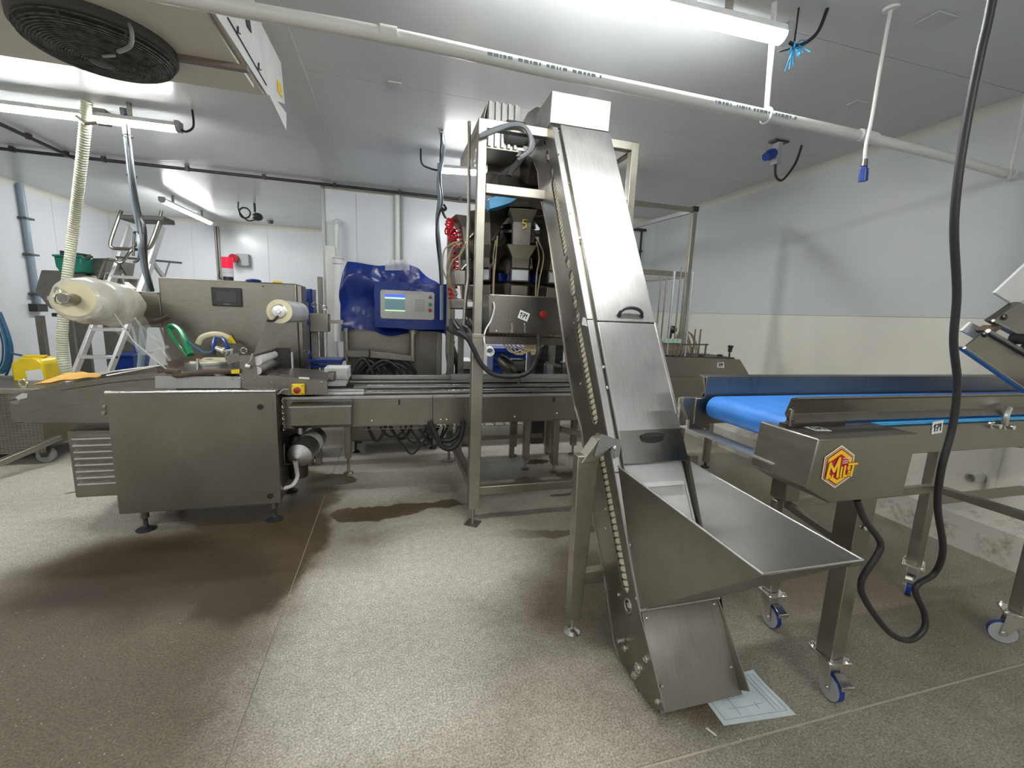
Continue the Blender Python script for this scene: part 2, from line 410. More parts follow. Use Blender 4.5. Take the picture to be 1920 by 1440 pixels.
def screw(T, p, nrm, r=.008, mat=None):
    p = Vector(p); n = Vector(nrm).normalized()
    return part(T, 'bolt', B().lathe(p, p + n, [(0, r), (r * .5, r), (r * .8, r * .6)], 8), mat or CHR)

# ================================================================== SETTING
XL, YN, YB, YF, XI = -4.6, -3.6, 5.75, 9.1, -.77
JX, JY = -.50, .987
fl = struct('floor', B().box(XL - .2, WR + .2, YN - .2, YF + .2, -.12, -.004), SEAL)
for x0, x1 in ((XL - .2, JX - .0025), (JX + .0025, WR + .2)):
    for y0, y1 in ((YN - .2, JY - .005), (JY + .005, YF + .2)):
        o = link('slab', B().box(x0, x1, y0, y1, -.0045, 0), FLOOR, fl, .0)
def wall(name, b, m): return struct(name, b, m)
wr = wall('wall_right', B().box(WR, WR + .2, YN, YF, -.02, CZ + .1), WALLC)
link('upper_panel', B().box(WR - .006, WR + .05, YN, YB, 1.48, CZ), WALLG, wr, .002)
for y0 in (-3.6, -2.4, -1.2, 0, 1.2, 2.4, 3.6, 4.8):
    pass
st = link('drain_stub', B().lathe((WR, 1.76, .47), (WR - .1, 1.76, .47), [(0, .035), (.1, .035), (.1, .026), (.04, .026)], 16), COVE, wr)
link('conduit', B().cyl((WR - .01, 1.70, .35), (WR - .01, 1.70, .84), .022, 12), COVE, wr)
wb = wall('wall_back', B().box(XI, WR, YB, YB + .16, -.02, CZ + .1), WALLB)
xs = [XI, -.42, .13, 1.33, 2.53, WR]
for a, c in zip(xs, xs[1:]): link('panel', B().box(a + .002, c - .002, YB - .008, YB + .01, .0, CZ), WALLB, wb, .001)
link('corner_post', B().box(XI - .035, XI + .002, YB - .03, YB + .03, 0, CZ), STB, wb, .003)
wall('wall_inner', B().box(XI, XI + .16, YB + .16, YF, -.02, CZ + .1), WALLB)
wf = wall('wall_far', B().box(XL, XI + .2, YF, YF + .2, -.02, CZ + .1), WALLB)
for a, c in zip((XL, -3.4, -2.2, -1.0), (-3.4, -2.2, -1.0, XI)): link('panel', B().box(a + .003, c - .003, YF - .008, YF + .01, 0, CZ), WALLB, wf)
wl = wall('wall_left', B().box(XL - .2, XL, YN, YF, -.02, CZ + .1), WALLB)
for k in range(10):
    a = YN + k * 1.27; link('panel', B().box(XL - .01, XL + .008, a + .003, min(YF, a + 1.267), 0, CZ), WALLB, wl)
wall('wall_front', B().box(XL, WR, YN - .2, YN, -.02, CZ + .1), WALLB)
# ceiling of long lacquered panels, joints running with the machine line
ce = struct('ceiling', B().box(XL - .2, WR + .2, YN - .2, YF + .2, CZ + .006, CZ + .15), DKG)
ys = [YN - .2, -1.7, -.5, .7, 1.9, 3.09, 4.28, 5.47, 6.66, 7.85, YF + .2]
for a, c in zip(ys, ys[1:]):
    for x0, x1 in ((XL - .2, -.57), (-.57, WR + .2)):
        link('ceiling_panel', B().box(x0 + .0015, x1 - .0015, a + .0015, c - .0015, CZ, CZ + .02), CEIL, ce, 0)
struct('trim_1', B().box(-.655, -.50, YN, YB, CZ - .006, CZ), CEILT, .002)
def cove(name, a, b, nx, ny, s=.055):
    """concave coving between wall and ceiling, running a -> b; (nx, ny) points into the room"""
    bb = B(); prof = [(0, 0), (s, 0)] + [(s * (1 - sin(t)), -s * (1 - cos(t))) for t in [pi / 2 * i / 5 for i in range(1, 6)]]
    pts = [(a[0] + nx * p, a[1] + ny * p, CZ + q) for p, q in prof]
    bb.prism(pts, (b[0] - a[0], b[1] - a[1], 0)); return struct(name, bb, COVE, smooth=True)
cove('trim_2', (WR, YN), (WR, YB), -1, 0, .075); cove('trim_3', (XI, YB - .008), (WR, YB - .008), 0, -1, .05)
cove('trim_4', (XL, YF - .008), (XI, YF - .008), 0, -1, .06); cove('trim_5', (XL + .008, YN), (XL + .008, YF), 1, 0, .06)
def kerb(name, a, b, nx, ny, w=.114, h=.30):
    prof = [(0, 0), (w, 0), (w, h * .72), (w * .8, h * .8), (0, h)]
    return struct(name, B().prism([(a[0] + nx * p, a[1] + ny * p, q) for p, q in prof], (b[0] - a[0], b[1] - a[1], 0)), KERB)
kerb('baseboard_right', (WR, YN), (WR, YB), -1, 0)
kerb('baseboard_back', (XI, YB), (WR, YB), 0, -1, .10, .22)
kerb('baseboard_far', (XL, YF), (XI, YF), 0, -1, .08, .2)
kerb('baseboard_left', (XL, YN), (XL, YF), 1, 0, .08, .2)

# ================================================================== LIGHTS ON THE CEILING
def tube_light(p0, p1, label, cableend=None, group='ceiling tube lights'):
    p0 = Vector(p0); p1 = Vector(p1); d = (p1 - p0).normalized(); c = (p0 + p1) / 2
    T = thing('tube_light', label, 'light', (c.x, c.y, CZ), group)
    w = .038
    up = Vector((0, 0, 1)); sd = d.cross(up).normalized()
    def prof(pts, a, b_): return B().prism([a + sd * x + up * z for x, z in pts], b_ - a)
    part(T, 'housing', prof([(-w, .012), (-w * .8, .042), (w * .8, .042), (w, .012)], p0, p1), WHT, .003)
    arc = [(w * .95 * cos(t), -.034 * sin(t) + .012) for t in [pi * i / 8 for i in range(9)]]
    part(T, 'diffuser', prof(arc, p0 + d * .02, p1 - d * .02), TUBE)
    for e, s in ((p0, -1), (p1, 1)):
        part(T, 'end_cap', B().prism([e + d * s * -.02 + sd * x * 1.03 + up * (z * 1.05) for x, z in arc + [(-w * .9, .05), (w * .9, .05)]], d * s * .03), GRY)
    for t in (.2, .8):
        q = p0.lerp(p1, t); part(T, 'bracket', B().box(q.x - .012, q.x + .012, q.y - .012, q.y + .012, q.z + .05, CZ - .001), STX)
    if cableend:
        a, pts = cableend
        e = p1 if a else p0; part(T, 'cable', B().tube(SP([e + d * (.01 if a else -.01)] + [Vector(q) for q in pts], 6), .008, 6), BLK)
    return T
LZ = 2.64
tube_light((.17, 1.785, LZ), (1.68, 1.76, LZ), 'long tube light on the ceiling above the white pipe, nearest to the camera', (1, [(1.76, 1.76, 2.63), (1.83, 1.74, 2.68), (1.86, 1.73, CZ)]))
tube_light((-3.05, 4.03, LZ), (-1.516, 4.0, LZ), 'lit tube light at left beside the beige spiral hose', (1, [(-1.47, 3.99, 2.63), (-1.42, 3.98, 2.67), (-1.42, 3.98, CZ)]))
tube_light((.397, 4.16, LZ - .012), (1.9, 4.02, LZ + .03), 'lit tube light behind the top of the support frame', (0, [(.33, 4.15, 2.63), (.25, 4.14, 2.66), (.24, 4.14, CZ)]))
tube_light((-2.86, 6.85, LZ), (-2.86, 8.4, LZ), 'slanting lit tube light far back above the step ladder')
# the rest of the room's rows of tubes, out of the frame
for x, y in ((-3.2, .2), (-2.9, -1.6), (.6, -1.2)):
    tube_light((x, y, LZ), (x + 1.5, y, LZ), ('tube light beyond the left edge in front of the ceiling cooler' if y > 0 else 'tube light behind the camera at left' if x < 0 else 'tube light behind the camera above the floor joint'))

# ================================================================== OVERHEAD THINGS
T = thing('overhead_pipe', 'long white plastic pipe hanging across the room below the ceiling', 'pipe', (1, 2.1, 2.5))
pp = [W(x, y, Z=2.33) for x, y in ((300, -12), (720, 65), (1050, 137), (1250, 178), (1437, 217), (1620, 257))] + [W(1780, 296, Z=2.33), W(1920, 337, Z=2.335)]
part(T, 'pipe', B().tube(SP([(-2.6, 1.76, 2.34)] + pp, 5), .0245, 16), PVC)
for a, c in ((W(713, 63, Z=2.33), W(745, 69, Z=2.33)), (W(1611, 253, Z=2.33), W(1640, 260, Z=2.33))):
    part(T, 'coupling', B().cyl(a, c, .0285, 16), PVC)
q = W(1437, 217, Z=2.33)
ro = part(T, 'hanger_rod', B().cyl((q.x, q.y, 2.33), (q.x - .03, q.y, CZ), .012, 10), PVC)
part(T, 'hanger_loop', B().torus((q.x, q.y, 2.33), (1, 0, 0), .030, .006), PVC)
q2 = W(1893, 326, Z=2.33); part(T, 'hanger_rod', B().cyl((q2.x, q2.y, 2.3), (q2.x, q2.y, CZ), .010, 10), PVC); part(T, 'hanger_loop', B().torus((q2.x, q2.y, 2.33), (1, 0, 0), .030, .006), PVC)
t = B()
f = plane(W(905, 112, Z=2.55) + Vector((0, -.035, 0)), (1, .0, 0), (0, -.3, 1))
random.seed(3)
for base in (W(905, 104, Z=2.33), W(1325, 192, Z=2.33)):
    f = plane((base.x, base.y - .0252, 2.327), (1, .01, 0), (0, -.1, 1)); x = 0
    for k in range(26):
        w_ = random.choice((.008, .012, .018)); 
        if k % 6: t.hexa([f(x, -.006), f(x + w_, -.006), f(x + w_, .005), f(x, .005), f(x, -.006, .0015), f(x + w_, -.006, .0015), f(x + w_, .005, .0015), f(x, .005, .0015)])
        x += w_ + .005
part(T, 'pipe_print', t, INKG, smooth=False, stuff=True)

T = thing('drop_cord', 'thin pale cord with a dark plug hanging from the ceiling at right', 'cord', tuple(W(1670, 15, Z=CZ)))
Yc = W(1670, 15, Z=CZ).y
part(T, 'cord', B().tube(SP([W(1670, 18, Y=Yc), W(1650, 130, Y=Yc), W(1634, 225, Y=Yc), W(1624, 270, Y=Yc), W(1621, 305, Y=Yc)], 6), .0075, 8), PVC)
part(T, 'ceiling_rose', B().lathe(W(1672, 9, Y=Yc), W(1671, 24, Y=Yc), [(0, .034), (.02, .03), (.022, .012)], 16), PVC)
a, c = W(1621, 303, Y=Yc), W(1618, 340, Y=Yc)
part(T, 'plug', B().lathe(a, c, [(0, .007), (.012, .013), (.03, .013), (.032, .018), (.085, .019), (.087, .012)], 12), BLUP)
part(T, 'connector', B().lathe(a + Vector((0, 0, .01)), a - Vector((0, 0, .02)), [(0, .012), (.03, .015)], 12), STX)

for px, py, s, lab in ((1755, 36, .06, 'larger square inspection plate on the ceiling near the hanging cord'), (1608, 193, .045, 'small square plate on the ceiling between the white pipe and the hanging cord'), (740, 157, .04, 'square grey plate on the ceiling left of the support frame')):
    p = W(px, py, Z=CZ); single('ceiling_plate', lab, 'plate', B().box(p.x - s, p.x + s, p.y - s * .8, p.y + s * .8, CZ - .008, CZ - .0005), CEILT, bev=.002)
# socket bracket with blue plug
p = W(1450, 290, Z=CZ - .1)
T = thing('socket_bracket', 'grey bracket with blue socket and black cable under the ceiling at right', 'socket', (p.x, p.y, CZ))
part(T, 'mounting_plate', B().box(p.x - .03, p.x + .10, p.y - .035, p.y + .035, CZ - .012, CZ), STK)
part(T, 'bracket', B().box(p.x + .01, p.x + .05, p.y - .03, p.y + .03, CZ - .17, CZ - .012), GRY, .003)
part(T, 'socket', B().lathe((p.x, p.y, CZ - .09), (p.x - .08, p.y - .01, CZ - .13), [(0, .035), (.05, .04), (.07, .032), (.09, .03)], 14), BLUP)
part(T, 'cable', B().tube(SP([(p.x + .03, p.y, CZ - .16), (p.x + .05, p.y, CZ - .25), (p.x + .12, p.y, CZ - .27), (p.x + .22, p.y, CZ - .14), (p.x + .26, p.y, CZ)], 6), .009, 7), BLK)
T = thing('twine_knot', 'frayed pale blue twine knotted on a wire near the lit tube light', 'twine', tuple(W(1488, 85, Z=2.66)))
p = W(1488, 90, Z=2.62); tb = B()
random.seed(5)
for k in range(14):
    a = Vector((random.uniform(-1, 1), random.uniform(-1, 1), random.uniform(-1, .6))).normalized() * random.uniform(.03, .07)
    m_ = a * .5 + Vector((random.uniform(-.02, .02),) * 3); tb.tube([p, p + m_, p + a + Vector((0, 0, -.02))], .003, 5)
part(T, 'twine', tb, BLUL)
part(T, 'wire', B().tube([p + Vector((-.08, 0, -.03)), p, p + Vector((0, 0, CZ - p.z))], .004, 6), BLK)

# long black cable hanging from the ceiling into the drive box of the belt conveyor
cy = .93
pts = [W(1885, -140, Y=cy), W(1860, 0, Y=cy), W(1838, 100, Y=cy), W(1815, 215, Y=cy), W(1797, 330, Y=cy), W(1789, 430, Y=cy), W(1794, 550, Y=cy), W(1788, 640, Y=cy), W(1795, 720, Y=cy), W(1786, 800, Y=cy), W(1765, 880, Y=cy), W(1758, 950, Y=.95), W(1768, 1030, Y=.97), W(1752, 1075, Y=1.0), W(1716, 1102, Y=1.0), W(1733, 1150, Y=.98), W(1732, 1180, Y=.97), W(1705, 1200, Y=.97), W(1668, 1186, Y=.97), W(1625, 1130, Y=.97), W(1615, 1090, Y=.96), W(1645, 1040, Y=.95), W(1650, 1015, Y=.95), W(1622, 975, Y=.95), W(1607, 938, Y=.96)]
pts[0].z = CZ
single('hanging_cable', 'long thick black cable hanging from the ceiling and looping to the drive box', 'cable', B().tube(SP(pts, 6), .0105, 10), BLK)

# black conduit along the wall and the one crossing the ceiling
cz = CZ - .03
def conduit(name, a, b, lab, clips, r=.016):
    a, b = Vector(a), Vector(b)
    T = thing('ceiling_conduit', lab, 'conduit', tuple(a.lerp(b, .5)))
    part(T, 'pipe', B().cyl(a, b, r, 10), BLK)
    for t in clips:
        q = a.lerp(b, t); part(T, 'clip', B().box(q.x - .015, q.x + .015, q.y - .02, q.y + .02, q.z - .02, CZ), BLK2)
    return T
conduit('c', (XL + .01, 5.55, cz), (2.6, 5.62, cz), 'long black conduit running along the ceiling in front of the back wall', [.05 + .1 * k for k in range(10)])
conduit('c', W(-60, 205, Z=cz), W(140, 297, Z=cz), 'short black conduit crossing the ceiling at upper left', (.2, .5, .9))

# evaporator cooler under the ceiling, top left
T = thing('ceiling_cooler', 'pale ceiling cooler unit with round black fan guard and white end panel', 'cooler', (-1.2, 2.1, CZ))
UZ = 2.42
UND = panelm('cooler_casing', (.74, .71, .64), .4)
part(T, 'casing', B().box(-2.9, -.61, 1.0, 2.62, UZ, CZ - .002), UND, .004)
part(T, 'drip_tray', B().box(-2.9, -.63, 1.7, 2.5, UZ - .02, UZ - .002), UND, .003)
ep = [(-.60, W(397, 15, X=-.6).y, W(397, 15, X=-.6).z), tuple(W(485, 35, X=-.6)), tuple(W(527, 118, X=-.6)), tuple(W(534, 195, X=-.6)), tuple(W(505, 183, X=-.6))]
part(T, 'end_panel', B().prism(ep, (-.004, 0, 0)), WHT)
part(T, 'corner_panel', B().prism([tuple(W(505, 178, X=-.59)), tuple(W(513, 180, X=-.59)), tuple(W(537, 212, X=-.59)), tuple(W(537, 245, X=-.59))], (-.004, 0, 0)), WHT)
sm = [W(427, 33, X=-.597), W(460, 90, X=-.597), W(500, 160, X=-.597)]
part(T, 'seam', B().tube(sm, .0025, 5), INK)
for px, py in ((446, 57), (485, 125)): part(T, 'latch', B().tube([W(px, py - 7, X=-.594), W(px, py + 4, X=-.594), W(px + 4, py + 6, X=-.594)], .004, 5), BLK2)
part(T, 'cutout', B().prism([tuple(W(*p, X=-.5985)) for p in ((459, 29), (467, 34), (471, 62), (463, 50))], (.003, 0, 0)), INK)
part(T, 'warning_label', B().prism([tuple(W(*p, X=-.5985)) for p in ((519, 150), (526, 158), (529, 184), (521, 172))], (.003, 0, 0)), YEL)
part(T, 'rail', B().bar(W(330, 108, Z=UZ - .03), W(465, 130, Z=UZ - .03), .03, .02), plain('brown_rail', (.25, .21, .18), .5))
# fan guard: domed stack of wire rings with spokes over a dark body
fc, fr = Vector((-1.1, 2.25, 0)), .235
part(T, 'fan_ring', B().lathe((fc.x, fc.y, UZ), (fc.x, fc.y, UZ - .1), [(0, fr + .015), (.05, fr + .012), (.06, fr - .01), (.06, .02)], 40), DKG)
g = B()
for k in range(26):
    r = fr * (1 - k / 26.5); z = UZ - .062 - .055 * sqrt(max(0, 1 - (r / fr) ** 2)); g.torus((fc.x, fc.y, z), (0, 0, 1), r, .003, 40, 5)
for k in range(4):
    a = pi * k / 4; g.tube([(fc.x + fr * cos(t) * cos(a), fc.y + fr * cos(t) * sin(a), UZ - .060 - .055 * sin(t)) for t in [pi * i / 12 for i in range(13)]], .004, 5)
part(T, 'fan_guard', g, plain('dusty_guard', (.085, .09, .085), .7, var=.6, scale=40))
fb = B()
for k in range(5):
    a = 2 * pi * k / 5; u = Vector((cos(a), sin(a), 0)); v = Vector((-sin(a), cos(a), 0)); c0 = Vector((fc.x, fc.y, UZ - .07))
    fb.sheet([c0 + u * .04 - v * .02, c0 + u * .2 - v * .06 + Vector((0, 0, -.008)), c0 + u * .2 + v * .05 + Vector((0, 0, .008)), c0 + u * .04 + v * .02], .003)
part(T, 'fan_blades', fb, DKG); part(T, 'fan_motor', B().lathe((fc.x, fc.y, UZ - .055), (fc.x, fc.y, UZ - .13), [(0, .05), (.05, .05), (.064, .035), (.066, .02)], 20), DKG)
part(T, 'hook_ring', B().torus((W(204, 105, Z=UZ - .13)), (.2, .6, -1), .018, .004), GRY)
part(T, 'guard_bracket', B().tube(SP([W(236, 35, Z=UZ - .01), W(246, 55, Z=UZ - .06), W(245, 85, Z=UZ - .12), W(222, 97, Z=UZ - .125)], 5), .007, 7), GRY)
# hose clamp bracket where the spiral hose meets the ceiling
p = W(168, 225, Z=CZ - .08)
T = thing('beige_spiral_hose', 'thick beige ribbed suction hose dropping from the ceiling behind the film roll', 'hose', (p.x, p.y, 0))
hy = 4.35
path = SP([W(163, 190, Y=3.95), W(160, 235, Y=4.0), W(150, 330, Y=4.15), W(138, 430, Y=hy), W(126, 520, Y=hy), W(118, 600, Y=hy), W(117, 660, Y=hy), W(124, 695, Y=hy), W(150, 745, Y=hy + .1)], 14)
part(T, 'hose', B().tube(path, .031, 16, r2=.035), SPIR)
rb = B(); L_ = 0; nxt = 0
for i in range(len(path) - 1):
    seg = (path[i + 1] - path[i]).length
    while nxt < L_ + seg:
        q = path[i].lerp(path[i + 1], (nxt - L_) / seg); rr = .031 + .004 * i / len(path)
        rb.torus(q, path[i + 1] - path[i], rr, .0035, 16, 5); nxt += .019
    L_ += seg
part(T, 'hose_ribs', rb, SPIR2, stuff=True)
part(T, 'clamp', B().box(p.x + .03, p.x + .12, p.y - .04, p.y + .04, CZ - .1, CZ), STK, .004)
part(T, 'strap', B().tube([W(143, 218, Y=3.88), W(160, 232, Y=3.86), W(182, 230, Y=3.88)], .012, 8), STT)

# bundle of blue-grey hoses dropping to the sealing machine
T = thing('hose_bundle', 'bundle of blue-grey and black hoses hanging from the ceiling to the sealing machine', 'hose', tuple(W(235, 205, Z=CZ)))
ya, yb = 4.03, 3.75
b1 = [W(231, 203, Y=ya), W(236, 240, Y=ya), W(246, 320, Y=3.95), W(257, 400, Y=3.9), W(266, 450, Y=3.85), W(271, 500, Y=yb), W(281, 545, Y=yb), W(270, 610, Y=4.0), W(262, 700, Y=4.0), (-2.0, 4.0, .5)]
part(T, 'hose', B().tube(SP(b1, 6), .022, 10), BGC)
b2 = [W(241, 203, Y=ya), W(238, 240, Y=ya + .02), W(242, 320, Y=3.97), W(254, 400, Y=3.93), W(259, 430, Y=3.9), W(263, 470, Y=yb), W(276, 520, Y=yb), W(283, 546, Y=yb)]
part(T, 'hose', B().tube(SP(b2, 6), .014, 8), BGC)
b3 = [W(247, 320, Y=3.93), W(262, 400, Y=3.88), W(272, 430, Y=3.8), W(275, 500, Y=yb - .03), W(287, 546, Y=yb - .02)]
part(T, 'cable', B().tube(SP([W(236, 215, Y=ya - .03)] + b3, 6), .010, 8), BLK)
part(T, 'cable', B().tube(SP([W(241, 240, Y=ya - .03), W(247, 330, Y=3.9), W(261, 410, Y=3.86), W(268, 470, Y=3.7), W(278, 530, Y=3.7), W(284, 546, Y=yb)], 6), .009, 8), DKG)
for px, py in ((240, 255), (247, 330), (260, 437)): part(T, 'cable_tie', B().torus(W(px, py, Y=3.96 if py < 400 else 3.86), (0, .1, 1), .03, .003, 12, 5), BLK)

# wall pipe at left, wall fittings
T = thing('wall_pipe', 'vertical grey-blue pipe clipped to the left wall', 'pipe', (XL + .05, 7.2, .5))
part(T, 'pipe', B().cyl((XL + .05, 7.28, 1.25), (XL + .05, 7.25, CZ), .035, 12), BGC)
for z in (1.4, 1.9, 2.35): part(T, 'clip', B().box(XL, XL + .1, 7.2, 7.34, z - .012, z + .012), DKG)
part(T, 'box_fitting', B().box(XL, XL + .1, 7.18, 7.36, 1.17, 1.27), BLK2)
# pipes on the back wall
def wallpipe(px, y0z, z1, lab, r, mat, T=None):
    p = W(px, 420, Y=YB - .05)
    return single('wall_pipe', lab, 'pipe', B().cyl((p.x, p.y, y0z), (p.x, p.y, z1), r, 12), mat)
wallpipe(745, .9, CZ, 'thick white vertical pipe on the back wall above the blue cover', .032, PVC)
wallpipe(754, .9, CZ, 'thin grey vertical conduit beside the thick white pipe on the back wall', .012, GRYC if False else GRY)
T = thing('stub_pipe', 'short white plastic pipe on the back wall above the wrapped standpipe', 'pipe', tuple(W(632, 478, Y=5.65)))
part(T, 'pipe', B().cyl(W(632, 480, Y=5.65), W(631, 420, Y=5.65), .035, 14), CLR); part(T, 'sleeve', B().cyl(W(632, 480, Y=5.65), W(631, 420, Y=5.65), .026, 14), PVC)
part(T, 'pipe_elbow', B().tube(SP([W(631, 422, Y=5.65), W(631, 416, Y=5.67), (W(631, 416, Y=5.67).x, YB, W(631, 416, Y=5.67).z + .01)], 4), .035, 12), PVC)
T = thing('white_standpipe', 'tall white rectangular duct standing beside the blue covered cabinet', 'duct', (-.72, 5.4, 0))
a0, a1 = W(612, 480, Y=5.3), W(628, 480, Y=5.3)
part(T, 'duct', B().box(a0.x - .01, a1.x, 5.3, 5.5, .0, 2.05), PVC, .006)
part(T, 'wrapped_collar', B().tube(SP([W(634, 482, Y=5.25), W(635, 500, Y=5.25), W(636, 560, Y=5.25), W(636, 640, Y=5.25)], 4), .05, 14), WHT)
for py in (484, 494): part(T, 'tape_band', B().torus(W(634, py, Y=5.25), (0, 0, 1), .056, .006, 16, 6), PVC)
T = thing('steel_post', 'slim brown-grey steel post at the end of the back wall', 'post', (-.83, 5.55, 0))
part(T, 'post', B().box(-.84, -.79, 5.5, 5.56, 0, 1.72), STD, .003); part(T, 'base_plate', B().box(-.88, -.75, 5.46, 5.60, 0, .01), STT)

# alarm devices on far wall, twin conduits, camera on ceiling
T = thing('alarm_sounder', 'red and grey alarm sounder on the far white wall', 'alarm', tuple(W(447, 488, Y=YF - .1)))
p = W(443, 484, Y=YF - .1)
part(T, 'horn', B().lathe(p, p + Vector((-.02, -.16, -.02)), [(0, .04), (.05, .04), (.06, .07), (.13, .075), (.13, .06)], 16), RED)
part(T, 'back_box', B().box(p.x + .0, p.x + .2, YF - .12, YF - .01, p.z - .13, p.z + .08), GRY, .01)
T = thing('twin_conduits', 'pair of thin vertical conduits on the far wall behind the red beacon', 'conduit', tuple(W(408, 500, Y=YF - .03)))
for px in (406, 411): 
    q = W(px, 470, Y=YF - .03); part(T, 'pipe', B().cyl((q.x, q.y, 1.0), (q.x, q.y, CZ - .08), .018, 8), STX)
p = W(478, 398, Z=CZ - .12)
T = thing('ceiling_hook_lamp', 'small black fitting with coiled cable under the far ceiling', 'fitting', (p.x, p.y, CZ))
part(T, 'stem', B().cyl((p.x, p.y, p.z), (p.x, p.y, CZ), .015, 8), BLK); part(T, 'head', B().ball((p.x + .03, p.y, p.z - .06), .07, 8, (1, 1, .8)), BLK)
part(T, 'cable_loop', B().torus((p.x - .13, p.y, p.z - .02), (0, 1, 0), .07, .012, 20, 6), BLK); part(T, 'cable', B().tube(SP([(p.x - .2, p.y, CZ), (p.x - .2, p.y, p.z), (p.x - .1, p.y, p.z - .12), (p.x, p.y, p.z - .1)], 5), .01, 6), BLK)
p = W(507, 417, Z=CZ - .03); single('ceiling_detector', 'tiny dark detector on the far ceiling right of the coiled fitting', 'detector', B().lathe((p.x, p.y, CZ - .05), (p.x, p.y, CZ), [(0, .03), (.03, .05), (.05, .05)], 12), DKG)

# ================================================================== TRAY SEALING MACHINE (long line)
def foot(T, x, y, ztop, r=.045, mat=None, n=16, base=BLK2):
    m = mat or CHR
    f = part(T, 'levelling_foot', B().lathe((x, y, 0), (x, y, ztop), [(0, r), (.006, r), (.014, r * .75), (.022, r * .35), (.03, .012), (ztop, .012)], n), base if base else m)
    return f
M = thing('tray_sealing_machine', 'long stainless tray sealing machine with cabinet, touch panel and conveyor line', 'machine', (-1.1, 3.2, 0))
cab = part(M, 'base_cabinet', B().box(-1.545, -.70, 2.885, 3.50, .15, .865), STX, .004)
part(cab, 'front_panel', B().box(-1.552, -.695, 2.872, 2.886, .148, .872), STX, .003)
part(cab, 'top_lip', B().tube([(-1.552, 2.876, .872), (-.695, 2.876, .872)], .009, 10), CHR)
for x, z in ((-.782, .775), (-.755, .20)):
    b = B().lathe((x, 2.873, z), (x, 2.862, z), [(0, .018), (.006, .018), (.006, .012), (.002, .011)], 20); part(cab, 'lock', b, STK)
part(cab, 'keyhole', B().cyl((-.782, 2.868, .775), (-.782, 2.860, .775), .006, 10), INK)
part(cab, 'opening_shade', B().box(-.702, -.694, 2.95, 3.42, .22, .60), STK)  # dark slab painted in for the shade of the open cabinet interior
for x, y in ((-1.47, 2.96), (-.76, 2.96), (-1.47, 3.42), (-.76, 3.42)):
    part(M, 'leg', B().lathe((x, y, .15), (x, y, .08), [(0, .022), (.07, .022)], 12), STX)
    foot(M, x, y, .09, .052)
# louvred unit at the back left
lb = part(M, 'vented_housing', B().box(-1.90, -1.50, 3.12, 3.50, .165, .60), STD, .012)
for k in range(8):
    z = .565 - k * .041
    part(lb, 'louvre', B().prism([(-1.86, 3.12, z), (-1.86, 3.088, z - .010), (-1.86, 3.088, z - .019), (-1.86, 3.12, z - .019)], (.36, 0, 0)), ALU)
# infeed trough: two deep side plates with a sheet between them
fy, by = 2.99, 3.42
so = [W(x, y, Y=fy) for x, y in ((13, 741), (20, 788), (60, 793), (205, 792), (330, 792), (330, 700), (290, 700), (210, 707), (110, 722))]
tr = part(M, 'infeed_trough', B().prism(so, (0, .006, 0)), STD, .001)
part(tr, 'side_plate', B().prism([p + Vector((0, by - fy, 0)) for p in so], (0, .006, 0)), STD)
top = [Vector((p.x, 0, p.z)) for p in (so[0], so[8], so[7], so[6], so[5])]
bt = B()
for a, c in zip(top, top[1:]):
    d = -.03; bt.hexa([(a.x, fy, a.z + d - .004), (c.x, fy, c.z + d - .004), (c.x, by, c.z + d - .004), (a.x, by, a.z + d - .004), (a.x, fy, a.z + d), (c.x, fy, c.z + d), (c.x, by, c.z + d), (a.x, by, a.z + d)])
part(tr, 'trough_bed', bt, STX)
part(tr, 'nose_cap', B().cyl((so[0].x + .03, fy, so[0].z - .03), (so[0].x + .03, by, so[0].z - .03), .022, 16), STT)
part(tr, 'worn_patch', B().sheet([W(x, y, Y=fy - .002) for x, y in ((28, 745), (42, 737), (52, 738), (50, 746), (34, 750))], .001), ALU)
part(tr, 'rail', B().tube([W(125, 717, Y=by), W(215, 697, Y=by), W(330, 682, Y=by)], .008, 8), ALU)
part(tr, 'rail', B().tube([W(200, 705, Y=fy + .08), W(330, 680, Y=fy + .2)], .006, 8), ALU)
part(tr, 'ring_bolt', B().torus(W(44, 719, Y=fy + .05), (.3, 1, 0), .022, .005, 16, 6), CHR)
for q in ((196, 762), (195, 774)): screw(tr, W(*q, Y=fy), (0, -1, 0), .012, STT)
# bright deck plate in front of the sealing head
dk = [W(x, y, Y=2.985) for x, y in ((290, 705), (452, 706), (452, 728), (290, 728))]
part(M, 'deck_plate', B().prism(dk, (0, .42, 0)), STB, .002)
for q in ((437, 709), (448, 709)): screw(M, W(*q, Y=2.985), (0, -1, 0), .009)
part(M, 'deck_base', B().box(-1.33, -.86, 3.0, 3.45, .85, .905), STK)
part(M, 'foil_scraps', B().grid(lambda u, v: W(295 + 155 * u, 703 - 20 * v + 4 * sin(u * 19 + v * 5), Y=3.0 + .35 * v) + Vector((0, 0, .008 * sin(u * 31) * cos(v * 9))), 24, 8), RUST, label='dirty crumpled film scraps')
part(M, 'dark_blade', B().tube(SP([W(312, 696, Y=2.98), W(335, 697, Y=2.97), (W(330, 704, Y=2.97)), W(395, 697, Y=2.97), W(450, 696, Y=2.97)], 5), .016, 8), RUST)
part(M, 'warning_label', B().sheet([W(x, y, Y=2.95) for x, y in ((433, 694), (449, 692), (449, 700), (434, 701))], .004), YEL)
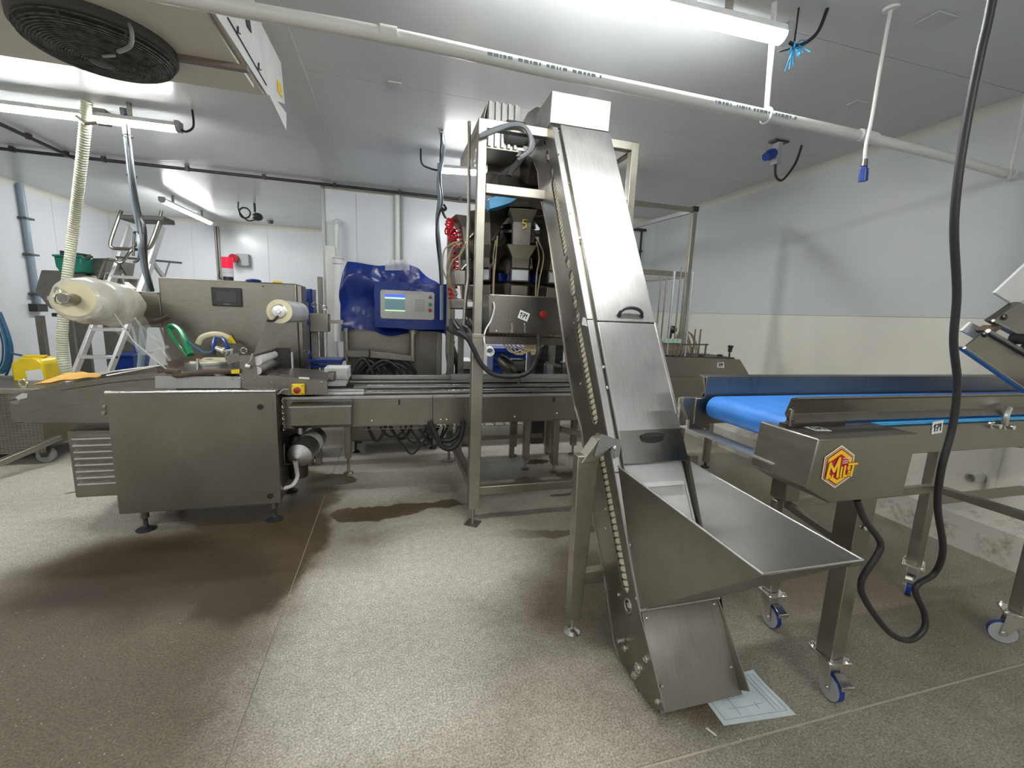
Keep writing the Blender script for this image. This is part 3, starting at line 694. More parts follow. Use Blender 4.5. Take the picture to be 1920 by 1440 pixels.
# round film spool lying on the head
c0 = W(393, 684, Y=3.15)
part(M, 'sealing_drum', B().lathe(c0 + Vector((0, 0, -.06)), c0 + Vector((0, 0, .06)), [(0, .13), (.07, .13), (.072, .125), (.072, .14), (.085, .14), (.088, .13), (.088, .03), (.10, .02)], 36), STB)
part(M, 'drum_lid', B().lathe(c0 + Vector((0, 0, .028)), c0 + Vector((0, 0, .035)), [(0, .125), (.007, .12)], 32), ROLLE)
part(M, 'drum_guard', B().prism([W(x, y, Y=3.05) for x, y in ((313, 678), (378, 665), (380, 671), (370, 677), (318, 690))], (0, .02, 0)), RUST)
part(M, 'support_post', B().cyl(W(371, 693, Y=3.0), W(371, 672, Y=3.0), .009, 10), CHR)
part(M, 'bracket', B().bar(W(425, 676, Y=3.03), W(450, 668, Y=3.03), .02, .05), STX)
cl = B().bar(W(418, 658, Y=3.1), W(437, 655, Y=3.1), .02, .012); cl.cyl(W(424, 659, Y=3.1), W(424, 674, Y=3.1), .006, 8); cl.cyl(W(434, 657, Y=3.1), W(434, 670, Y=3.1), .006, 8)
part(M, 'clamp', cl, CHR)
va = B().lathe(W(404, 652, Y=3.1), W(416, 656, Y=3.1), [(0, .012), (.015, .016), (.03, .014), (.05, .02)], 10); part(M, 'air_fitting', va, ALU)
part(M, 'fitting_stem', B().cyl(W(402, 665, Y=3.1), W(402, 655, Y=3.1), .01, 8), BLK)
part(M, 'blue_hose', B().tube(SP([W(401, 657, Y=3.1), W(385, 661, Y=3.15), W(370, 653, Y=3.2), W(352, 640, Y=3.35), W(330, 618, Y=3.5)], 6), .006, 7), BLUH)
part(M, 'green_hose', B().tube(SP([W(316, 614, Y=3.5), W(325, 612, Y=3.5), W(338, 622, Y=3.45), W(350, 645, Y=3.35), W(358, 665, Y=3.3)], 6), .02, 8), GRNH)
part(M, 'green_hose', B().tube(SP([W(316, 614, Y=3.5), W(322, 630, Y=3.45), W(338, 650, Y=3.4), W(352, 667, Y=3.3)], 6), .012, 8), GRNH)
tr_ = [W(*p, Y=3.45) for p in ((372, 645), (378, 634), (393, 628), (410, 627), (425, 632), (437, 642))]
part(M, 'yellow_hose', B().tube(SP(tr_, 6), .02, 10), ROLLE)
part(M, 'blue_strap', B().tube(SP([W(401, 662, Y=3.3), W(401, 645, Y=3.35), W(404, 634, Y=3.4)], 4), .013, 8), BLUP)
part(M, 'blue_strap', B().tube(SP([W(428, 654, Y=3.3), W(422, 640, Y=3.35), W(415, 634, Y=3.4)], 4), .013, 8), BLUP)
q = [W(*p, Y=3.42) for p in ((433, 626), (445, 644), (425, 643))]
wsg = part(M, 'warning_triangle', B().sheet(q, .003), YEL); part(wsg, 'border', B().tube([q[0], q[1]], .004, 5), INK)
part(M, 'eye_bolt', B().torus(W(457, 657, Y=3.2), (0, 1, 0), .018, .004, 14, 6), CHR)
# head side plates, sloping cover, rollers
hp = [W(x, y, Y=2.975) for x, y in ((449, 667), (477, 667), (480, 703), (500, 705), (613, 716), (615, 739), (540, 741), (453, 728))]
part(M, 'head_side_plate', B().prism(hp, (0, .008, 0)), STX, .001)
part(M, 'head_side_plate', B().prism([p + Vector((0, .42, 0)) for p in hp], (0, .008, 0)), STX)
part(M, 'head_cover', B().prism([hp[3], hp[4], hp[4] + Vector((0, .42, 0)), hp[3] + Vector((0, .42, 0))], (0, 0, .006)), STX, .001)
cv = [hp[3].lerp(hp[4], t) for t in (.18, .94)]
part(M, 'cover_panel', B().prism([cv[0] + Vector((0, .05, .006)), cv[1] + Vector((0, .05, .006)), cv[1] + Vector((0, .37, .006)), cv[0] + Vector((0, .37, .006))], (0, 0, .003)), STD, .001)
part(M, 'nameplate', B().sheet([W(*p, Y=2.968) for p in ((560, 707), (580, 708), (580, 711), (560, 710))], .004), PAP)
part(M, 'end_bracket', B().box(hp[4].x - .02, hp[4].x + .03, 3.1, 3.2, hp[4].z - .02, hp[4].z + .04), STD, .006)
for (x, y) in ((452, 677), (477, 710), (487, 707), (455, 711), (508, 717), (603, 717), (457, 718)): screw(M, W(x, y, Y=2.974), (0, -1, 0), .007, STT)
for py, r, m in ((677, .028, PVC), (695, .026, ALU)):
    c = W(482, py, Y=2.99); part(M, 'film_roller', B().cyl(c, c + Vector((0, .39, 0)), r, 20), m)
part(M, 'roller_plate', B().box(hp[1].x, hp[1].x + .12, 3.38, 3.39, .93, 1.09), BLK2)
part(M, 'tension_bar', B().cyl(W(472, 668, Y=2.98), W(517, 655, Y=3.4), .011, 12), STX)
part(M, 'stop_plate', B().box(hp[1].x + .125, hp[1].x + .135, 3.36, 3.40, .93, 1.06), ALU)
part(M, 'handle_lever', B().tube(SP([W(464, 688, Y=2.95), W(470, 676, Y=2.94), W(474, 663, Y=2.94)], 4), .005, 7), CHR); part(M, 'lever_knob', B().ball(W(464, 687, Y=2.95), .018, 8, (1, .6, 1)), ALU)
# emergency stop
es = W(558, 731, Y=2.93)
e1 = part(M, 'emergency_stop_box', B().box(es.x - .036, es.x + .036, 2.93, 2.97, es.z - .034, es.z + .034), YEL, .005)
part(e1, 'stop_collar', B().cyl((es.x, 2.932, es.z), (es.x, 2.926, es.z), .027, 24), plain('yellow_disc', (.9, .70, .05), .4))
part(e1, 'stop_button', B().lathe((es.x, 2.93, es.z), (es.x, 2.89, es.z), [(0, .012), (.012, .012), (.014, .020), (.024, .020), (.028, .012)], 20), plain('stop_red', (.35, .02, .02), .35))
for dx in (-.028, .028):
    for dz in (-.026, .026): part(e1, 'screw', B().cyl((es.x + dx, 2.931, es.z + dz), (es.x + dx, 2.927, es.z + dz), .004, 8), DKG)
part(M, 'stop_cable', B().tube(SP([W(516, 738, Y=2.93), W(523, 738, Y=2.93), W(530, 731, Y=2.93), W(540, 730, Y=2.95)], 5), .005, 7), GRY)
part(M, 'cable_gland', B().cyl(W(511, 738, Y=2.93), W(518, 738, Y=2.93), .014, 10), GRY)

# long conveyor beam
BX0, BX1, Yf, Yb = -.69, 2.18, 3.0, 3.62
z0, z1 = .605, .812
bm_ = part(M, 'conveyor_beam', B().box(BX0, BX1, Yf, Yf + .02, z0, z1), STX, .002)
part(bm_, 'top_flange', B().box(BX0, BX1, Yf - .006, Yf + .03, z1 - .022, z1), STB, .003)
part(bm_, 'bottom_flange', B().box(BX0, BX1, Yf, Yf + .10, z0 - .005, z0), STX)
part(bm_, 'back_beam', B().box(BX0, BX1, Yb - .02, Yb, z0, z1 + .01), STX, .002)
part(bm_, 'joint', B().box(.262, .265, Yf - .008, Yf + .001, z0, z1), INK)
part(bm_, 'deck', B().box(BX0, BX1, Yf + .03, Yb - .02, z1 - .05, z1 - .03), STK)
for x, w_ in ((.03, .012), (1.16, .012)): part(bm_, 'slot', B().box(x, x + w_, Yf - .0075, Yf + .001, z1 - .065, z1 - .03), INK)
for q in ((697, 793 - 4), (826, 787), (837, 787), (965, 781), (1044, 775), (553, 795)): screw(bm_, W(*q, Y=Yf), (0, -1, 0), .007)
for k, (y, m, z) in enumerate(((Yf + .06, STB, z1 + .012), (Yf + .115, CHR, z1 + .012), (Yf + .20, STK, z1 + .0), (Yf + .27, STB, z1 + .015), (Yf + .33, CHR, z1 + .015), (Yf + .42, STB, z1 + .03))):
    part(M, 'guide_rail', B().box(-.28 if k < 5 else -.32, BX1, y, y + (.022 if m is not STK else .05), z - .012, z), m, .002)
for k in range(12):
    x = -.2 + k * .2; part(M, 'conveyor_flight', B().box(x, x + .012, Yf + .05, Yf + .38, z1 - .02, z1 + .004), DKG)
part(M, 'transfer_roll', B().cyl((-.5, Yf + .07, z1 + .0), (-.20, Yf + .07, z1 + .0), .022, 14), STB)
part(M, 'transfer_roll', B().cyl((-.5, Yf + .12, z1 + .01), (-.20, Yf + .12, z1 + .01), .018, 14), STB)
part(M, 'back_rail', B().box(-.32, BX1, Yb - .06, Yb - .035, z1 + .02, z1 + .055), STB, .003)
part(M, 'back_guide', B().box(.45, BX1, Yb - .14, Yb - .11, z1 + .02, z1 + .075), STB, .004)
# hooked-on cover box in front of the beam
cx0, cx1 = W(543, 762, Y=2.88).x, W(658, 762, Y=2.88).x
cb = part(M, 'cover_box', B().prism([(cx0, Yf, .79), (cx0, 2.90, .778), (cx0, 2.885, .765), (cx0, 2.885, .645), (cx0, Yf, .60)], (cx1 - cx0, 0, 0)), STX, .003)
part(cb, 'box_lip', B().box(cx0 - .003, cx1 + .003, 2.880, 2.890, .764, .772), STB)
# hanging chain
ch = W(518, 755, Y=2.97); cx = BX0 + .012
for k in range(11):
    z = .795 - k * .019; part(M, 'chain_link', B().torus((cx, 2.965, z), ((1, 0, 0) if k % 2 else (.3, 1, 0)), .009, .0028, 10, 5), CHR)
# legs of the line
def legp(x, y, ztop, w_=.045, zb=.13):
    part(M, 'leg', B().box(x - w_ / 2, x + w_ / 2, y - w_ / 2, y + w_ / 2, zb, ztop), STT, .004)
    foot(M, x, y, zb, .042, base=STT)
p = W(656, 880, Z=0); legp(p.x, 3.72, z0, .05, .14)
p = W(1011, 905, Z=0)
for x, y in ((W(986, 882, Z=0).x, 3.57), (1.38, 3.46), (W(962, 855, Z=0).x, 3.95), (1.75, 3.9)): legp(x, y, z0, .055, .10 if y > 3.5 else .08)
part(M, 'cross_bar', B().box(.55, 1.75, 3.93, 3.97, .36, .41), STT, .003); part(M, 'cross_bar', B().box(.55, 1.38, 3.80, 3.84, .22, .26), STT, .003)
part(M, 'cross_bar', B().box(1.68, 1.73, 2.9, 3.95, .40, .45), STT, .003); part(M, 'cross_bar', B().bar((1.40, 3.5, .40), (2.05, 2.75, .36), .04, .05), STT, .003)
# cable tray and cables under the beam
tray = B()
for y in (3.08, 3.2, 3.32): tray.cyl((-.22, y, .555), (1.0, y, .555), .003, 5)
for k in range(16): tray.tube([(-.2 + k * .078, 3.08, .59), (-.2 + k * .078, 3.08, .555), (-.2 + k * .078, 3.32, .555), (-.2 + k * .078, 3.32, .59)], .003, 5)
part(M, 'cable_tray', tray, STX, stuff=True)
part(M, 'tray_cables', B().tube([(-.22, 3.2, .58), (.35, 3.2, .585)], .03, 8), BLK)
random.seed(11)
for px0, px1, dy, r in ((692, 722, 22, .012), (715, 760, 14, .008), (735, 770, 18, .010), (733, 812, 46, .008), (752, 800, 25, .007), (770, 822, 30, .008), (788, 838, 30, .010), (798, 832, 34, .007), (786, 820, 20, .006)):
    y = 3.15 + random.uniform(-.08, .1)
    a, c = W(px0, 805, Y=y), W(px1, 803, Y=y); mpt = W((px0 + px1) / 2, 805 + dy, Y=y)
    part(M, 'sagging_cable', B().tube(SP([a + Vector((0, 0, .02)), a, a.lerp(mpt, .6) + Vector((0, 0, -.02)), mpt, c.lerp(mpt, .6) + Vector((0, 0, -.02)), c, c + Vector((0, 0, .02))], 4), r, 7), BLK)
for y, (ps) in ((2.98, ((805, 790), (816, 812), (828, 836), (846, 841), (862, 825), (868, 800), (868, 788))), (3.02, ((800, 792), (812, 815), (830, 826), (850, 822), (866, 800)))):
    part(M, 'thick_cable', B().tube(SP([W(a, b, Y=y) for a, b in ps], 6), .019, 10), BLK)
# filter cylinder and drain hose hanging beside the cabinet
a, c = W(560, 856, Y=3.0), W(592, 818, Y=3.3)
fcy = part(M, 'filter_cylinder', B().lathe(a, c, [(-.03, .008), (-.028, .02), (0, .06), (.014, .080), (.30, .080), (.34, .055), (.35, .02)], 28), STB)
d = (c - a).normalized(); part(fcy, 'rating_label', B().lathe(a + d * .16, c, [(0, .0806), (.07, .0806)], 28), PAP)
part(fcy, 'outlet_nut', B().lathe(a - d * .02, a - d * .07, [(0, .014), (.03, .014), (.05, .01)], 8), CHR)
part(M, 'drain_hose', B().tube(SP([a - d * .06, W(556, 880, Y=3.0), W(557, 895, Y=3.02), W(548, 910, Y=3.0), W(528, 917, Y=2.98)], 6), .013, 10), PVC)
part(M, 'motor_housing', B().lathe((-.66, 3.2, .2), (-.66, 3.2, .5), [(0, .07), (.24, .07), (.3, .03)], 20), STK)
part(M, 'wire_bracket', B().tube([W(545, 870, Y=3.0), W(533, 870, Y=3.0), W(533, 832, Y=3.0), W(545, 838, Y=3.0)], .004, 6), STX)

# upright control wall with touch screen
uy = 3.6
u0, u1, zt = -1.567, -.695, 1.548
up = part(M, 'upright_cabinet', B().box(u0, u1, uy, uy + .22, .85, zt), STD, .008)
part(up, 'side_strip', B().box(u1, u1 + .03, uy + .01, uy + .2, .85, zt - .01), STX, .004)
part(M, 'roll_arm_box', B().box(-1.75, u0, uy + .005, uy + .2, 1.20, 1.445), STD, .006)
for q in ((262, 549), (296, 550), (493, 537)): screw(M, W(*q, Y=uy), (0, -1, 0), .006, STK)
a, c = W(397, 538, Y=uy), W(455, 575, Y=uy)
ts = part(M, 'touch_screen', B().box(a.x, c.x, uy - .02, uy, c.z, a.z), BLK2, .004)
part(ts, 'display', B().box(a.x + .03, c.x - .03, uy - .022, uy - .018, c.z + .03, a.z - .028), plain('screen_dark', (.07, .07, .075), .25))
part(ts, 'screen_print', B().box((a.x + c.x) / 2 - .02, (a.x + c.x) / 2 + .02, uy - .0215, uy - .02, c.z + .012, c.z + .016), GRY)
for z in (1.32, 1.29, 1.05): screw(M, (u1 + .03, uy + .02, z), (1, -.4, 0), .008)
# beacon light on top of the upright cabinet
bx = W(428, 520, Y=3.70)
T = thing('signal_beacon', 'red and clear stacked signal beacon standing on the upright cabinet', 'beacon', (bx.x, 3.70, zt))
part(T, 'beacon_base', B().cyl((bx.x, 3.7, zt), (bx.x, 3.7, zt + .03), .034, 20), BLK2)
part(T, 'clear_module', B().lathe((bx.x, 3.7, zt + .03), (bx.x, 3.7, zt + .09), [(0, .037), (.028, .037), (.03, .034), (.032, .037), (.06, .037)], 20), plain('clear_lens', (.8, .8, .85), .15))
part(T, 'red_module', B().lathe((bx.x, 3.7, zt + .09), (bx.x, 3.7, zt + .17), [(0, .037), (.038, .037), (.04, .034), (.042, .037), (.078, .037), (.08, .03)], 20), plain('red_lens', (.75, .02, .06), .15, emit=.25))
part(T, 'wire', B().tube(SP([(bx.x - .04, 3.7, zt + .01), (bx.x - .06, 3.7, zt + .03), (bx.x - .05, 3.7, zt + .07)], 4), .004, 6), BLK)
p = W(475, 524, Y=3.72); single('blue_glove', 'crumpled blue glove on top of the upright cabinet', 'glove', B().ball((p.x, 3.72, zt + .012), .05, 8, (1.1, .8, .28)), BLUP)
p = W(520, 528, Y=3.76); single('yellow_bundle', 'small yellow plastic bundle showing over the top of the upright cabinet', 'item', B().ball((p.x, 3.76, zt + .01), .035, 8, (1, .8, .35)), YEL)  # yellow plastic item of unknown kind

# big wrapped film roll on its shaft
rc, r1 = W(142, 562, Y=2.88), W(243, 573, Y=3.55)
ax_ = (r1 - rc).normalized()
T = thing('large_film_roll', 'large plastic-wrapped cream film roll on a shaft at left', 'film roll', tuple(rc.lerp(r1, .5)))
random.seed(2)
Ls = (r1 - rc).length
rb = B(); n = 40; prof = [(-.01, .055), (-.014, .085), (.0, .108), (.04, .122), (.14, .132), (.20, .129), (.24, .125), (.28, .132), (.42, .136), (.5, .128), (.58, .12), (Ls - .01, .09), (Ls, .04)]
u = ax_.orthogonal().normalized(); w = ax_.cross(u)
vs = []
for i, (t, r) in enumerate(prof):
    for k in range(n):
        an = 2 * pi * k / n; rr = r * (1 + (.02 * sin(an * 5 + i) + .015 * sin(an * 9 + 2 * i) if 1 < i < 12 else 0))
        vs.append(rc + ax_ * t + (u * cos(an) + w * sin(an)) * rr)
rb.add(vs, [(i * n + k, i * n + (k + 1) % n, (i + 1) * n + (k + 1) % n, (i + 1) * n + k) for i in range(len(prof) - 1) for k in range(n)])
part(T, 'wound_film', rb, ROLLM)
part(T, 'roll_end', B().lathe(rc - ax_ * .012, rc - ax_ * .03, [(0, .094), (.005, .088), (.002, .03)], 32), ROLLE)
part(T, 'shaft', B().cyl(rc - ax_ * .12, r1 + ax_ * .12, .022, 18), STX)
part(T, 'shaft_hub', B().lathe(rc - ax_ * .02, rc - ax_ * .12, [(0, .030), (.06, .026), (.1, .024), (.1, .016)], 24), STX)
hp_ = rc - ax_ * .13
part(T, 'hook_handle', B().tube(SP([W(101, 548, Y=2.83), W(106, 539, Y=2.83), W(113, 549, Y=2.83), W(103, 556, Y=2.82), W(104, 566, Y=2.82), W(115, 569, Y=2.83), W(133, 568, Y=2.85)], 5), .0055, 8), CHR)
ft = B(); ft.tube([W(205, 575, Y=3.0), W(250, 640, Y=3.1), W(312, 692, Y=3.1)], .004, 5); part(T, 'film_edge', ft, WHT)
# clear film from the big roll down to the sealing head
T2 = single('film_web', 'clear film web running from the large roll down to the sealing head', 'film', B().add([W(187, 600, Y=2.98) + Vector((0, 0, .0)), W(312, 694, Y=3.02), W(333, 690, Y=3.36), W(250, 560, Y=3.5)], [(0, 1, 2, 3)]), FILM)
T2 = single('film_fold', 'whitish gathered fold of film crossing behind the large roll', 'film', B().tube([W(240, 576, Y=3.3), W(262, 610, Y=3.3), W(275, 655, Y=3.3), W(305, 692, Y=3.3)], .006, 6).tube([W(250, 592, Y=3.4), W(290, 640, Y=3.4), W(328, 688, Y=3.4)], .006, 6).tube([W(264, 664, Y=3.3), W(290, 656, Y=3.3), W(315, 650, Y=3.3)], .012, 6), CLR)
part(M, 'tool_bracket', B().tube(SP([W(268, 607, Y=3.55), W(280, 604, Y=3.5), W(300, 601, Y=3.45), W(318, 592, Y=3.4)], 4), .016, 8), RUST)
# small film roll on the right
rc = W(524, 584, Y=2.98); r1 = W(566, 586, Y=3.55); ax_ = (r1 - rc).normalized(); Ls = (r1 - rc).length
T = thing('small_film_roll', 'smaller clear film roll with yellowish core end above the sealing head', 'film roll', tuple(rc.lerp(r1, .5)))
part(T, 'wound_film', B().lathe(rc, r1, [(0, .072), (Ls * .8, .072)], 32), plain('film_silver', (.55, .56, .56), .18, var=.15, scale=5))
part(T, 'roll_end', B().lathe(rc + ax_ * .001, rc - ax_ * .004, [(0, .073), (.004, .073), (.005, .045)], 32), ROLLE)
part(T, 'core_hub', B().lathe(rc, rc - ax_ * .03, [(0, .044), (.006, .044), (.01, .036), (.02, .036), (.022, .015), (.03, .012)], 24), ALU)
part(T, 'lock_lever', B().tube(SP([rc - ax_ * .02 + Vector((-.005, 0, -.03)), W(515, 600, Y=2.94), W(508, 602, Y=2.94), W(501, 601, Y=2.94)], 4), .008, 7), BLK)
part(T, 'shaft', B().cyl(r1 - ax_ * .1, r1 + ax_ * .15, .02, 16), STX)
single('lower_film_web', 'clear film web hanging from the small roll to the rollers', 'film', B().add([W(503, 590, Y=3.0), W(474, 668, Y=3.0), W(515, 657, Y=3.38), W(548, 592, Y=3.45)], [(0, 1, 2, 3)]), FILM)

# yellow-orange sheet lying in the trough
oc = [W(58, 722, Y=fy + .015), W(182, 707, Y=fy + .015), W(190, 702, Y=3.36), W(122, 700, Y=3.36)]
def osh(u, v, dz=0): return oc[0].lerp(oc[1], u).lerp(oc[3].lerp(oc[2], u), v) + Vector((0, 0, dz + .012 * sin(pi * u) * (.4 + .6 * v) + .003 * sin(u * 17)))
T = single('orange_sheet', 'bright orange-yellow sheet lying in the infeed trough', 'sheet', B().grid(lambda u, v: osh(u, v), 16, 6).grid(lambda u, v: osh(u, v, -.006), 16, 6), ORG)

# white trays stacked on the line
p0 = W(634, 712, Y=3.40)
for k in range(7):
    z = .825 + k * .012
    b = B(); zz = z; x0, x1, y0, y1 = p0.x - .07, p0.x + .075, 3.30, 3.47
    o_ = [(x0 - .01, y0 - .01), (x1 + .01, y0 - .01), (x1 + .01, y1 + .01), (x0 - .01, y1 + .01)]; i_ = [(x0, y0), (x1, y0), (x1, y1), (x0, y1)]; l_ = [(x0 + .012, y0 + .012), (x1 - .012, y0 + .012), (x1 - .012, y1 - .012), (x0 + .012, y1 - .012)]
    b.add([(x, y, z + .06) for x, y in o_] + [(x, y, z + .06) for x, y in i_] + [(x, y, z) for x, y in l_] + [(x, y, z + .057) for x, y in o_] + [(x, y, z + .057) for x, y in i_],
          [(0, 1, 5, 4), (1, 2, 6, 5), (2, 3, 7, 6), (3, 0, 4, 7), (4, 5, 9, 8), (5, 6, 10, 9), (6, 7, 11, 10), (7, 4, 8, 11), (8, 9, 10, 11)] + [(0, 1, 13, 12), (1, 2, 14, 13), (2, 3, 15, 14), (3, 0, 12, 15)])
    single('white_tray', ('bottom', 'second from bottom', 'third from bottom', 'middle', 'third from top', 'second from top', 'topmost')[k] + ' white food tray of the nested stack beside the blue cabinet', 'tray', b, WHT, 'nested white trays')
p1 = W(612, 688, Y=3.6); b = B().box(p1.x - .06, p1.x + .10, 3.52, 3.60, .86, .90)
single('shallow_tray', 'shallow white plastic tray lying behind the nested trays', 'tray', b, WHT, bev=.006)

# blue bags and valve unit behind the upright cabinet
p = W(578, 610, Y=4.0)
T = thing('valve_unit', 'steel column with blue valves behind the upright cabinet', 'valve', (p.x, 4.0, 0))
part(T, 'column', B().box(p.x - .07, p.x + .0, 3.95, 4.05, .0, 1.42), STX, .006)
for z in (1.27, .99): 
    part(T, 'blue_valve', B().lathe((p.x - .02, 3.95, z), (p.x - .02, 3.88, z), [(0, .03), (.03, .05), (.05, .05), (.06, .03)], 14), BLUP)
part(T, 'junction_box', B().box(p.x + .03, p.x + .17, 3.9, 4.02, 1.18, 1.33), STT, .004)
part(T, 'bracket', B().box(p.x + .1, p.x + .28, 3.96, 4.0, 1.25, 1.28), STT)
part(T, 'upright', B().box(p.x + .02, p.x + .07, 3.98, 4.04, .0, 1.2), STT, .003)
for x, z in ((.06, 1.4), (.14, 1.38)): part(T, 'pipe_loop', B().torus((p.x + x, 3.95, z), (0, 1, 0), .018, .005, 14, 6), CHR)
part(T, 'tube', B().tube(SP([(p.x - .01, 3.88, 1.22), (p.x + .0, 3.86, 1.1), (p.x - .01, 3.88, 1.04)], 4), .004, 6), PVC)
part(T, 'blue_tray', B().box(p.x + .02, p.x + .25, 3.9, 4.1, .88, .90), BLUP, .003); part(T, 'blue_tray', B().box(p.x + .02, p.x + .27, 3.88, 4.1, .92, .95), BLUP, .004)
def bag(name, lab, x0, x1, y0, y1, z0, z1, seed, mat, cat='cover', wob=.02, nn=14):
    random.seed(seed); from mathutils import noise as N_
    b = B(); cx, cyy = (x0 + x1) / 2, (y0 + y1) / 2; hx, hy = (x1 - x0) / 2, (y1 - y0) / 2; m = 40
    vs = []
    for i in range(nn + 1):
        t = i / nn; z = z0 + (z1 - z0) * t; sh = 1 - .12 * max(0, t - .75) * 4
        for k in range(m):
            a = 2 * pi * k / m; c_, s_ = cos(a), sin(a); e = .25
            x = math.copysign(abs(c_) ** e, c_) * hx * sh; y = math.copysign(abs(s_) ** e, s_) * hy * sh
            q = Vector((cx + x, cyy + y, z)); nz = N_.noise(q * 7 + Vector((seed, 0, 0)))
            vs.append(q + Vector((c_, s_, .3)) * wob * nz)
    fs = [(i * m + k, i * m + (k + 1) % m, (i + 1) * m + (k + 1) % m, (i + 1) * m + k) for i in range(nn) for k in range(m)]
    fs += [tuple(reversed(range(m))), tuple(nn * m + k for k in range(m))]
    b.add(vs, fs); return single(name, lab, cat, b, mat)
bag('blue_cover_bag', 'dark blue plastic cover draped over the unit behind the upright cabinet', W(560, 600, Y=4.25).x, W(592, 600, Y=4.25).x, 4.15, 4.4, .0, W(575, 542, Y=4.25).z, 4, TARP, wob=.03)

# ================================================================== BLUE-COVERED CONTROL CABINET
T = thing('control_cabinet', 'steel control cabinet under a dark blue plastic cover with a lit screen', 'cabinet', (0, 4.4, 0))
part(T, 'body', B().box(-.42, .44, 4.22, 4.7, .45, 1.22), STD, .01)
part(T, 'body_lower', B().box(-.40, .42, 4.25, 4.68, .12, .45), STD, .01)
for x in (-.36, .38):
    for y in (4.3, 4.62): foot(T, x, y, .14, .04)
part(T, 'edge_post', B().box(.40, .45, 4.18, 4.24, .45, 1.2), STT, .004)
# cover: subdivided block with wrinkles, front overhang around the screen
from mathutils import noise as NZ
def soft_block(f, n1, n2, n3, amp, sc, seed):
    """six faced block from f(u,v,w) with noise pushed in and out"""
    b = B(); c = f(.5, .5, .5)
    def P_(u, v, w):
        q = Vector(f(u, v, w)); d = (q - Vector(c)); d.normalize()
        return q + d * amp * (NZ.noise(q * sc + Vector((seed, 3, 1))) + .5 * NZ.noise(q * sc * 2.3)) 
    for (a, bb_, fn) in ((n1, n3, lambda i, j: (i, 0, j)), (n1, n3, lambda i, j: (i, 1, j)), (n2, n3, lambda i, j: (0, i, j)), (n2, n3, lambda i, j: (1, i, j)), (n1, n2, lambda i, j: (i, j, 0)), (n1, n2, lambda i, j: (i, j, 1))):
        b.grid(lambda u, v, fn=fn: P_(*fn(u, v)), a, bb_)
    return b
L0, L1 = W(636, 500, Y=4.2).x, W(836, 560, Y=4.2).x
def fcov(u, v, w):
    x = L0 + (L1 - L0) * u; y = 4.16 + (.62) * v
    zt_ = 1.78 if u < .72 else 1.78 - (u - .72) / .28 * .21
    if u < .06: zt_ -= (.06 - u) / .06 * .16
    zt_ += .015 * sin(u * 15)
    zb = 1.17 + .02 * sin(u * 9)
    return (x, y + .03 * (1 - v) * sin(w * 6), zb + (zt_ - zb) * w)
part(T, 'blue_cover', soft_block(fcov, 44, 16, 30, .035, 4, 1), TARP)
X0, X1 = W(703, 600, Y=4.0).x, W(838, 600, Y=4.0).x
part(T, 'screen_hood', soft_block(lambda u, v, w: (X0 + (X1 - X0) * u, 3.99 + .22 * v, W(0 + 770, 616, Y=3.99).z + (W(770, 530, Y=3.99).z - W(770, 616, Y=3.99).z) * w), 24, 8, 14, .012, 7, 5), TARP)
a, c = W(713, 543, Y=3.975), W(814, 600, Y=3.975)
fs = plane((a.x, 3.975, c.z), (1, 0, 0), (0, 0, 1)); sw, sh = c.x - a.x, a.z - c.z
pn = part(T, 'screen_panel', B().prism([fs(x * sw, y * sh) for x, y in ((.03, 0), (.97, 0), (1, .06), (1, .94), (.97, 1), (.03, 1), (0, .94), (0, .06))], (0, .01, 0)), plain('panel_beige', (.50, .50, .46), .3), label='beige control panel with lit screen and buttons')
def rect(f, x0, y0, x1, y1, c0, c1): return B().hexa([f(x, y, c0) for x, y in ((x0, y0), (x1, y0), (x1, y1), (x0, y1))] + [f(x, y, c1) for x, y in ((x0, y0), (x1, y0), (x1, y1), (x0, y1))])
R = lambda n, x0, y0, x1, y1, m, c1=.004: part(pn, n, rect(fs, x0 * sw, y0 * sh, x1 * sw, y1 * sh, 0, c1), m)
R('display', .08, .28, .45, .86, glow('lcd_blue_grey', (.10, .20, .22), .22)); R('display_header', .08, .76, .45, .86, glow('lcd_blue', (.05, .10, .70), .45), .005)
R('display_band', .08, .70, .45, .755, glow('lcd_pale', (.45, .8, .5), .45), .005); R('display_band', .08, .27, .45, .31, glow('lcd_pale2', (.5, .8, .5), .45), .005)
for k in range(4):
    for j in range(6): R('key', .64 + k * .045, .30 + j * .075, .672 + k * .045, .345 + j * .075, GRY, .0045)
for x, y, m in ((.92, .55, GRN), (.92, .34, RED)): part(pn, 'push_button', B().lathe(fs(x * sw, y * sh), fs(x * sw, y * sh, .02), [(0, .016), (.012, .016), (.016, .012)], 16), m)
part(pn, 'warning_triangle', B().prism([fs(.88 * sw, .76 * sh, .002), fs(.97 * sw, .76 * sh, .002), fs(.925 * sw, .90 * sh, .002)], (0, -.002, 0)), RUST)
def text(parent, s, f, x, y, size, mat, name='lettering', sx=1):
    cu = bpy.data.curves.new('t', 'FONT'); cu.body = s; cu.size = size; cu.extrude = 0
    o = bpy.data.objects.new('t', cu); COL.objects.link(o); bpy.context.view_layer.update()
    me = o.evaluated_get(bpy.context.evaluated_depsgraph_get()).to_mesh()
    b = B(); b.add([f(x + v.co.x * sx, y + v.co.y, .0015) for v in me.vertices], [tuple(p.vertices) for p in me.polygons])
    o.evaluated_get(bpy.context.evaluated_depsgraph_get()).to_mesh_clear(); bpy.data.objects.remove(o)
    return part(parent, name, b, mat, smooth=False)
text(pn, 'CALIBRA', fs, .40 * sw, .895 * sh, .030, INKG)
text(pn, 'TECH', fs, .66 * sw, .90 * sh, .020, INKG)
